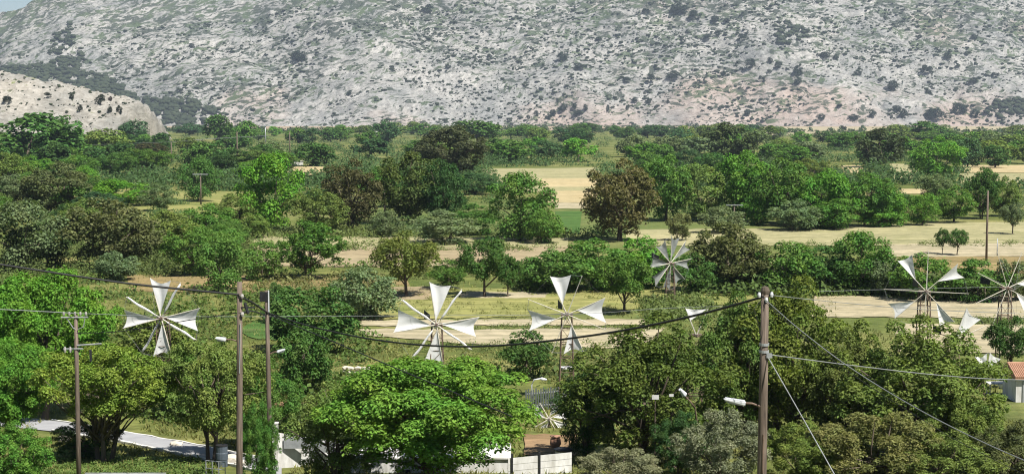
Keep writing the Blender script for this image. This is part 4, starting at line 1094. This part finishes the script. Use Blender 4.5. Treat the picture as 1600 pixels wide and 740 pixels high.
cable([(268, 222, 455 * 1.2), (330, 217, 540), (420, 212, 640)], .08, 'faint wire over the far trees right of the thin pole', 'wire')
cable([(1280, 455, 104), (1380, 452, 106), (1600, 447, 112)], .012, 'faint wire behind the right mills', 'wire')

# ------------------------------------------------------------------ road, walls, hut and small things
def strip(name, up, lo, mat, dz):
    mb = MB(); vv = []; n_ = 40
    def samp(L, t):
        xs = [p[0] for p in L]; x = xs[0] + (xs[-1] - xs[0]) * t
        return ground(x, float(np.interp(x, xs, [p[1] for p in L])))
    for i in range(n_ + 1):
        a = samp(up, i / n_); b = samp(lo, i / n_)
        for k in range(5):
            p = a.lerp(b, k / 4); vv.append((p.x, p.y, gz(p.y) + dz))
    ff = [(i * 5 + k, i * 5 + k + 1, (i + 1) * 5 + k + 1, (i + 1) * 5 + k) for i in range(n_) for k in range(4)]
    mb.add(vv, ff); return mb.build(name, M[mat])
UP = [(-60, 640), (100, 660), (190, 674), (340, 702), (440, 722)]
LO = [(-60, 660), (100, 676), (195, 692), (345, 722), (440, 746)]
rd = strip('road', UP, LO, 'concrete', .05); tag(rd, 'pale concrete road between low white walls', kind='structure')
def low_wall(L, h, th, label, up=True):
    xs = [p[0] for p in L]; mb = MB(); n_ = 30; rg = random.Random(int(h * 100))
    vv = []
    for i in range(n_ + 1):
        x = xs[0] + (xs[-1] - xs[0]) * i / n_
        p = ground(x, float(np.interp(x, xs, [q[1] for q in L])))
        hh = h + rg.uniform(-.03, .03)
        for (dy, dz) in ((0, -.15), (0, hh), (th, hh), (th, -.15)): vv.append((p.x, p.y + dy, p.z + dz))
    ff = []
    for i in range(n_):
        for k in range(4):
            k2 = (k + 1) % 4; ff.append((i * 4 + k, (i + 1) * 4 + k, (i + 1) * 4 + k2, i * 4 + k2))
    ff += [(0, 1, 2, 3), (n_ * 4 + 3, n_ * 4 + 2, n_ * 4 + 1, n_ * 4)]
    mb.add(vv, ff); o = mb.build('low_wall', M['whitewash']); tag(o, label, 'wall', 'low walls along the road'); return o
low_wall([(80, 656), (190, 674), (342, 702), (440, 722)], .07, .16, 'low white wall along the far side of the road')
low_wall([(80, 674), (195, 693), (345, 724), (425, 743)], .12, .26, 'low white wall along the near side of the road')

# pillar wall, white wall with window, plank fence
def boxthing(name, label, cat, p0, group=None): return empty(name, p0, label, cat, group)
def wall_between(a, b, top_a, top_b, th, name, mat, parent, org, drop=1.2):
    a, b = Vector(a), Vector(b); d = (b - a); nrm = Vector((-d.y, d.x, 0)).normalized() * th
    vv = []
    for p, tz in ((a, top_a), (b, top_b)):
        for q in (p, p + nrm):
            vv += [Vector((q.x, q.y, p.z - drop)) - org, Vector((q.x, q.y, tz)) - org]
    mb = MB(); mb.add(vv, [(0, 1, 5, 4), (2, 6, 7, 3), (1, 3, 7, 5), (0, 4, 6, 2), (0, 2, 3, 1), (4, 5, 7, 6)])
    return mb.build(name, M[mat], parent)
Yw = 71.5
A = at(432, 676, Yw); B = at(546, 694, Yw + 1.5)
org = Vector((A.x, A.y, gz(Yw)))
o = boxthing('garden_wall', 'white wall with a corner pillar behind the front bushes', 'wall', org)
wall_between((A.x, A.y, gz(Yw)), (B.x, B.y, gz(Yw)), A.z, B.z, .22, 'wall_panel', 'white', o, org)
mb = MB(); mb.box((-.05, -.02, .55), (.24, .28, A.z - org.z + 1.5)); mb.build('pillar', M['whitewash'], o)
mb = MB(); mb.box((-.05, -.02, .55 + (A.z - org.z + 1.5) / 2 + .03), (.30, .34, .05)); mb.build('cap', M['whitewash'], o)
for k in range(3):
    p = A.lerp(B, .05 + k * .36) - org
    mb = MB(); mb.box((p.x + .75, p.y - .03, p.z - .45), (1.15, .05, .5)); mb.build('panel', M['galv'], o)
Y2 = 70.0
A = at(548, 716, Y2); B = at(795, 722, Y2 + .4); org = Vector(((A.x + B.x) / 2, Y2, gz(Y2)))
o = boxthing('flat_house', 'white flat roofed outbuilding with one small dark window under the widest tree', 'building', org)
wl = B.x - A.x; zt = A.z - org.z
mb = MB(); mb.box((0, 1.5, zt - 1.35), (wl, 3.0, 2.7)); mb.build('wall', M['white'], o)
mb = MB(); mb.box((0, 1.5, zt + .04), (wl + .2, 3.2, .08)); mb.build('roof', M['whitewash'], o)
wq = at(633, 741, Y2) - org
mb = MB(); mb.box((wq.x, -.02, wq.z), (.5, .06, .5)); wf = mb.build('window', M['dark'], o)
mb = MB(); mb.box((wq.x, -.055, wq.z), (.36, .02, .36)); mb.build('pane', M['glass'], wf)
mb = MB(); mb.box((wq.x, -.07, wq.z), (.03, .02, .36)); mb.build('sash_bar', M['white'], wf)
Y3 = 69.0
A = at(800, 715, Y3); B = at(893, 717, Y3 + 1.2); org = Vector((A.x, Y3, gz(Y3)))
o = boxthing('plank_fence', 'white plank fence with two dark posts below the garden windmill', 'fence', org)
d = B - A; ang = math.atan2(d.y, d.x); rm = Matrix.Rotation(ang, 3, 'Z'); L = Vector((d.x, d.y, 0)).length
for k in range(5):
    mb = MB(); c = rm @ Vector((L / 2 - .1, 0, 0)) + Vector((0, 0, A.z - org.z - .14 - k * .30))
    mb.box(c, (L + .2, .05, .282), rm); mb.build('plank', M['white'], o)
for px_, s in ((800, 708), (843, 706)):
    q = at(px_, s, Y3 - .06 + (px_ - 800) / 93 * 1.2) - org
    mb = MB(); mb.box((q.x, q.y, q.z / 2 - .4), (.10, .09, q.z + .8)); mb.build('post', M['dark'], o)
# bin
q = ground(880, 722); o = empty('waste_bin', q, 'pale grey bin with a dark lid at the end of the white fence', 'bin')
sc = q.y / F
mb = MB(); mb.tube([(0, 0, 0), (0, 0, .05), (0, 0, 20 * sc)], [.28, .30, .42], 12); mb.build('body', M['lampwhite'], o)
mb = MB(); mb.tube([(0, 0, 20 * sc), (0, 0, 20 * sc + .06), (0, 0, 20 * sc + .1)], [.47, .47, .3], 12); mb.build('lid', M['dark'], o)
q = ground(868, 700); o = empty('clay_pot', q, 'round terracotta pot behind the white fence', 'pot')
mb = MB(); mb.tube([(0, 0, 0), (0, 0, .25), (0, 0, .5), (0, 0, .56), (0, 0, .62)], [.16, .3, .27, .2, .25], 12); mb.build('body', M['tile'], o, True)
mb = MB(); mb.tube([(0, 0, .62), (0, 0, .66)], .28, 12); mb.build('rim', M['tile'], o)
# slatted fence behind garden mill
a = ground(822, 642); b = ground(872, 638); o = empty('slat_fence', a, 'grey slatted fence behind the tiny garden windmill', 'fence')
for k in range(14):
    p = a.lerp(b, k / 13) - a; mb = MB(); mb.box((p.x, p.y, .65), (.09, .025, 1.3 + .12 * math.sin(k * 2.1))); mb.build('slat', M['slat'], o)
for z in (.3, 1.05):
    mb = MB(); d = b - a; mb.box(Vector((d.x / 2, d.y / 2 + .04, z)), (d.length, .04, .07), Matrix.Rotation(math.atan2(d.y, d.x), 3, 'Z')); mb.build('rail', M['galv'], o)
# bent pale pipe lamp
q = ground(832, 640); o = empty('street_lamp', q, 'pale bent pipe lamp left of the third mill tower', 'street lamp')
h = (640 - 590) * q.y / F
mb = MB(); mb.tube([(0, 0, -.1), (-.05, 0, h * .8), (.1, 0, h * .97), (.45, 0, h)], .04, 6); mb.build('pole', M['lampwhite'], o, True)
mb = MB(); mb.tube([(.45, 0, h), (.55, 0, h - .01), (.85, 0, h - .06)], [.05, .1, .05], 8); mb.build('lamp_head', M['lampwhite'], o)
# lamp between the dark right trees
q = ground(1085, 735); o = empty('street_lamp', q, 'white street lamp poking out of the dark trees left of the right pole', 'street lamp')
t1 = at(1086, 636, q.y - 1.1) - q; t2 = at(1071, 618, q.y - 1.5) - q
mb = MB(); mb.tube([(0, 0, -.1), (.02, -.8, t1.z * .7), t1, t2], [.06, .05, .035, .03], 7); mb.build('pole', M['steel'], o, True)
dd = (t2 - t1).normalized(); mb = MB(); mb.tube([t2, t2 + dd * .1, t2 + dd * .5], [.06, .13, .07], 8); mb.build('lamp_head', M['lampwhite'], o)
# two road signs in the trees
for (px_, py_, base, wd, ht, lab) in ((1024, 620, 735, 11, 7, 'white board glimpsed low in the dark trees'), (1049, 617, 735, 7, 4, 'small white board beside the street lamp in the dark trees')):
    q = ground(px_, base); Yq = q.y - 1.0; q = Vector((q.x * Yq / q.y, Yq, gz(Yq))); c = at(px_, py_, Yq) - q; sc = Yq / F
    o = empty('sign', q, lab, 'sign'); mb = MB(); mb.box((c.x, 0, c.z), (wd * sc, .03, ht * sc)); mb.build('board', M['white'], o)
    mb = MB(); mb.tube([(c.x, .05, -.1), (c.x, .05, c.z)], .03, 6); mb.build('post', M['bark'], o)
# white hut with orange roof
q = ground(1600, 628); o = empty('white_hut', q, 'small white hut with an orange tiled roof at the right edge', 'building'); sc = q.y / F
W_, D_, Hw = 60 * sc, 2.6, 40 * sc
mb = MB(); mb.box((W_ * .18, D_ / 2, Hw / 2 - .1), (W_ * .8, D_, Hw + .2)); mb.build('wall', M['white'], o)
mb = MB(); x0, x1 = W_ * .18 - W_ * .46, W_ * .18 + W_ * .46; ro = Hw + .62
mb.add([(x0, -.25, Hw - .02), (x1, -.25, Hw - .02), (x1, D_ / 2, ro), (x0, D_ / 2, ro), (x0, D_ + .25, Hw - .02), (x1, D_ + .25, Hw - .02),
        (x0, -.25, Hw - .1), (x1, -.25, Hw - .1), (x0, D_ + .25, Hw - .1), (x1, D_ + .25, Hw - .1)],
       [(0, 1, 2, 3), (3, 2, 5, 4), (6, 7, 1, 0), (4, 5, 9, 8), (0, 3, 4, 8, 6), (1, 7, 9, 5, 2), (6, 8, 9, 7)])
rf = mb.build('roof', M['tile'], o)
nrow = 18
for k in range(nrow):
    x = x0 + (x1 - x0) * (k + .5) / nrow; mb = MB(); mb.tube([(x, -.27, Hw + .02), (x, D_ / 2, ro + .03)], .055, 6); mb.build('tile_row', M['tile'], rf)
mb = MB(); mb.tube([(x0 - .02, D_ / 2, ro + .05), (x1 + .02, D_ / 2, ro + .05)], .09, 8); mb.build('ridge', M['tile'], rf)
mb = MB(); mb.box((W_ * .12, -.03, Hw * .42), (.8, .06, Hw * .84)); mb.build('door', M['galv'], o)
mb = MB(); mb.box((W_ * .42, -.03, Hw * .6), (.5, .06, .5)); wn = mb.build('window', M['dark'], o); mb = MB(); mb.box((W_ * .42, -.065, Hw * .6), (.38, .02, .38)); mb.build('pane', M['glass'], wn)
# white tank and boards left of the hut
q = ground(1560, 616); o = empty('garden_table', q, 'white table standing left of the white hut', 'table')
mb = MB(); mb.box((0, 0, .76), (1.5, .8, .06)); mb.build('top', M['white'], o)
for sx in (-1, 1):
    for sy in (-1, 1): mb = MB(); mb.box((sx * .65, sy * .32, .37), (.06, .06, .74)); mb.build('leg', M['white'], o)
q = ground(1572, 606); o = empty('water_tank', q, 'rounded white tank between the white table and the hut', 'tank')
mb = MB(); mb.tube([(0, 0, 0), (0, 0, .1), (0, 0, 1.0), (0, 0, 1.2), (0, 0, 1.28)], [.48, .55, .55, .4, .12], 14); mb.build('body', M['lampwhite'], o, True)
mb = MB(); mb.tube([(0, 0, 1.28), (0, 0, 1.34)], .14, 10); mb.build('lid', M['galv'], o)
# stone wall behind second mill
a = ground(538, 584); b = ground(640, 590); o = empty('stone_wall', a, 'low wall of pale stones left of the second mill', 'wall')
rg = random.Random(5); ln = (b - a).length; stone_me = []
for i in range(4):
    bm = bmesh.new(); bmesh.ops.create_icosphere(bm, subdivisions=1, radius=.5)
    for v in bm.verts: v.co = Vector((v.co.x * 1.15, v.co.y, v.co.z * .8)) * rg.uniform(.82, 1.15)
    me = bpy.data.meshes.new('stone'); bm.to_mesh(me); bm.free(); me.materials.append(M['stone']); stone_me.append(me)
for row in range(2):
    t = rg.uniform(0, .3)
    while t < ln:
        w_ = rg.uniform(.34, .6); s_ = link('stone', stone_me[rg.randrange(4)], o, (b - a) * (t / ln) + Vector((0, rg.uniform(-.05, .05), .16 + row * .3)))
        s_.scale = (w_, .45, rg.uniform(.34, .44)); s_.rotation_euler = (rg.uniform(-.2, .2), rg.uniform(-.2, .2), rg.uniform(-.3, .3)); t += w_ * .95
# parked van of which only the roof edge shows
Yv = 60.0; p = at(198, 739.5, Yv + .75); org = Vector((p.x, Yv, gz(Yv))); o = empty('parked_van', org, 'white vehicle of which only the roof shows at the bottom left', 'van')
zt = max(p.z - org.z, 1.2); Lv = 2.5
bm = bmesh.new(); bmesh.ops.create_cube(bm, size=1)
for v in bm.verts:
    v.co = Vector((v.co.x * (Lv * (1.0 if v.co.z < 0 else .86)), v.co.y * 1.7, (v.co.z + .5) * (zt - .3) + .3))
bmesh.ops.bevel(bm, geom=bm.edges[:], offset=.1, segments=3, affect='EDGES')
me = bpy.data.meshes.new('body'); bm.to_mesh(me); bm.free(); me.materials.append(M['white']); link('body', me, o)
mb = MB(); mb.box((0, -.84, zt - .42), (Lv * .72, .04, .42)); mb.build('window', M['glass'], o)
for sy in (-.55, .55):
    mb = MB(); mb.box((0, sy, zt + .03), (Lv * 1.3, .05, .05)); mb.build('roof_rail', M['galv'], o)
for sx in (-.33, .33):
    for sy in (-.76, .76):
        mb = MB(); mb.tube([(sx * Lv, sy - .09, .3), (sx * Lv, sy + .09, .3)], .3, 16); wh = mb.build('wheel', M['dark'], o); mb = MB(); mb.tube([(sx * Lv, sy - .1, .3), (sx * Lv, sy + .1, .3)], .16, 12); mb.build('rim', M['galv'], wh)
# dark drum and railing by the road end
q = ground(347, 728); o = empty('drum', q, 'dark blue grey drum at the end of the road', 'drum')
mb = MB(); mb.tube([(0, 0, 0), (0, 0, .33), (0, 0, .36), (0, 0, .66), (0, 0, .69), (0, 0, 1.0)], [.27, .27, .29, .29, .27, .27], 14); mb.build('body', M['blue'], o)
mb = MB(); mb.tube([(0, 0, 1.0), (0, 0, 1.04)], .285, 14); mb.build('lid', M['dark'], o)
a = ground(322, 744); b = ground(352, 746); o = empty('railing', a, 'short grey railing in front of the dark drum', 'railing'); d = b - a
for k in range(4):
    p = d * (k / 3); mb = MB(); mb.tube([(p.x, p.y, -.1), (p.x, p.y, .75)], .025, 6); mb.build('post', M['galv'], o)
for z in (.4, .75): mb = MB(); mb.tube([(0, 0, z), (d.x, d.y, z)], .02, 6); mb.build('rail', M['galv'], o)
for i, (px_, py_, s_, lab) in enumerate(((275, 696, .5, 'pale rock lying on the road'), (362, 722, .8, 'largest pale boulder right of the dark drum'), (378, 728, .55, 'smaller pale boulder right of the dark drum'), (100, 688, .6, 'pale boulder left of the yellow green tree stems'))):
    q = ground(px_, py_); s = link('rock', stone_me[i], None, q + Vector((0, 0, s_ * .2))); s.scale = (s_ * 1.3, s_, s_); tag(s, lab, 'rock')
# far sheds
def shed(px_, base, wpx, hpx, lab, mat='white', roof='stone'):
    q = ground(px_, base); sc = q.y / F; w_, h_ = wpx * sc, hpx * sc
    o = empty('shed', q, lab, 'shed', 'small far buildings'); mb = MB(); mb.box((0, w_ * .3, h_ / 2), (w_, w_ * .6, h_)); mb.build('wall', M[mat], o)
    mb = MB(); mb.box((0, w_ * .3, h_ + .08), (w_ * 1.08, w_ * .66, .16)); mb.build('roof', M[roof], o)
    mb = MB(); mb.box((-w_ * .2, -.02, h_ * .42), (w_ * .18, .06, h_ * .84)); mb.build('door', M['dark'], o)
shed(128, 262, 8, 9, 'white shed among the upper left trees')
shed(208, 291, 14, 5, 'long low white shed in the upper left clearing')
shed(1447, 219, 14, 4, 'low white shed before the far field at the right')
shed(462, 258, 20, 6, 'flat pale shed behind the bright green tree', 'whitewash')
shed(587, 310, 8, 6, 'white shed behind the crossarm pole in the wood')
shed(1592, 222, 12, 4, 'low white shed at the far right edge')
shed(588, 212, 5, 7, 'tiny white shed in the far belt')

# ------------------------------------------------------------------ haze
mb = MB(); mb.box((0, 2750, 238), (7900, 6300, 482))
hm = bpy.data.materials.new('haze'); hm.use_nodes = True; hn = hm.node_tree
for n_ in list(hn.nodes):
    if n_.type != 'OUTPUT_MATERIAL': hn.nodes.remove(n_)
pv = hn.nodes.new('ShaderNodeVolumePrincipled'); pv.inputs['Density'].default_value = .000075
pv.inputs['Color'].default_value = (.74, .86, 1.0, 1); pv.inputs['Anisotropy'].default_value = .2
hn.links.new(pv.outputs[0], hn.nodes['Material Output'].inputs['Volume'])
hz = mb.build('haze', hm); tag(hz, 'thin blue summer haze over the plain', kind='stuff')
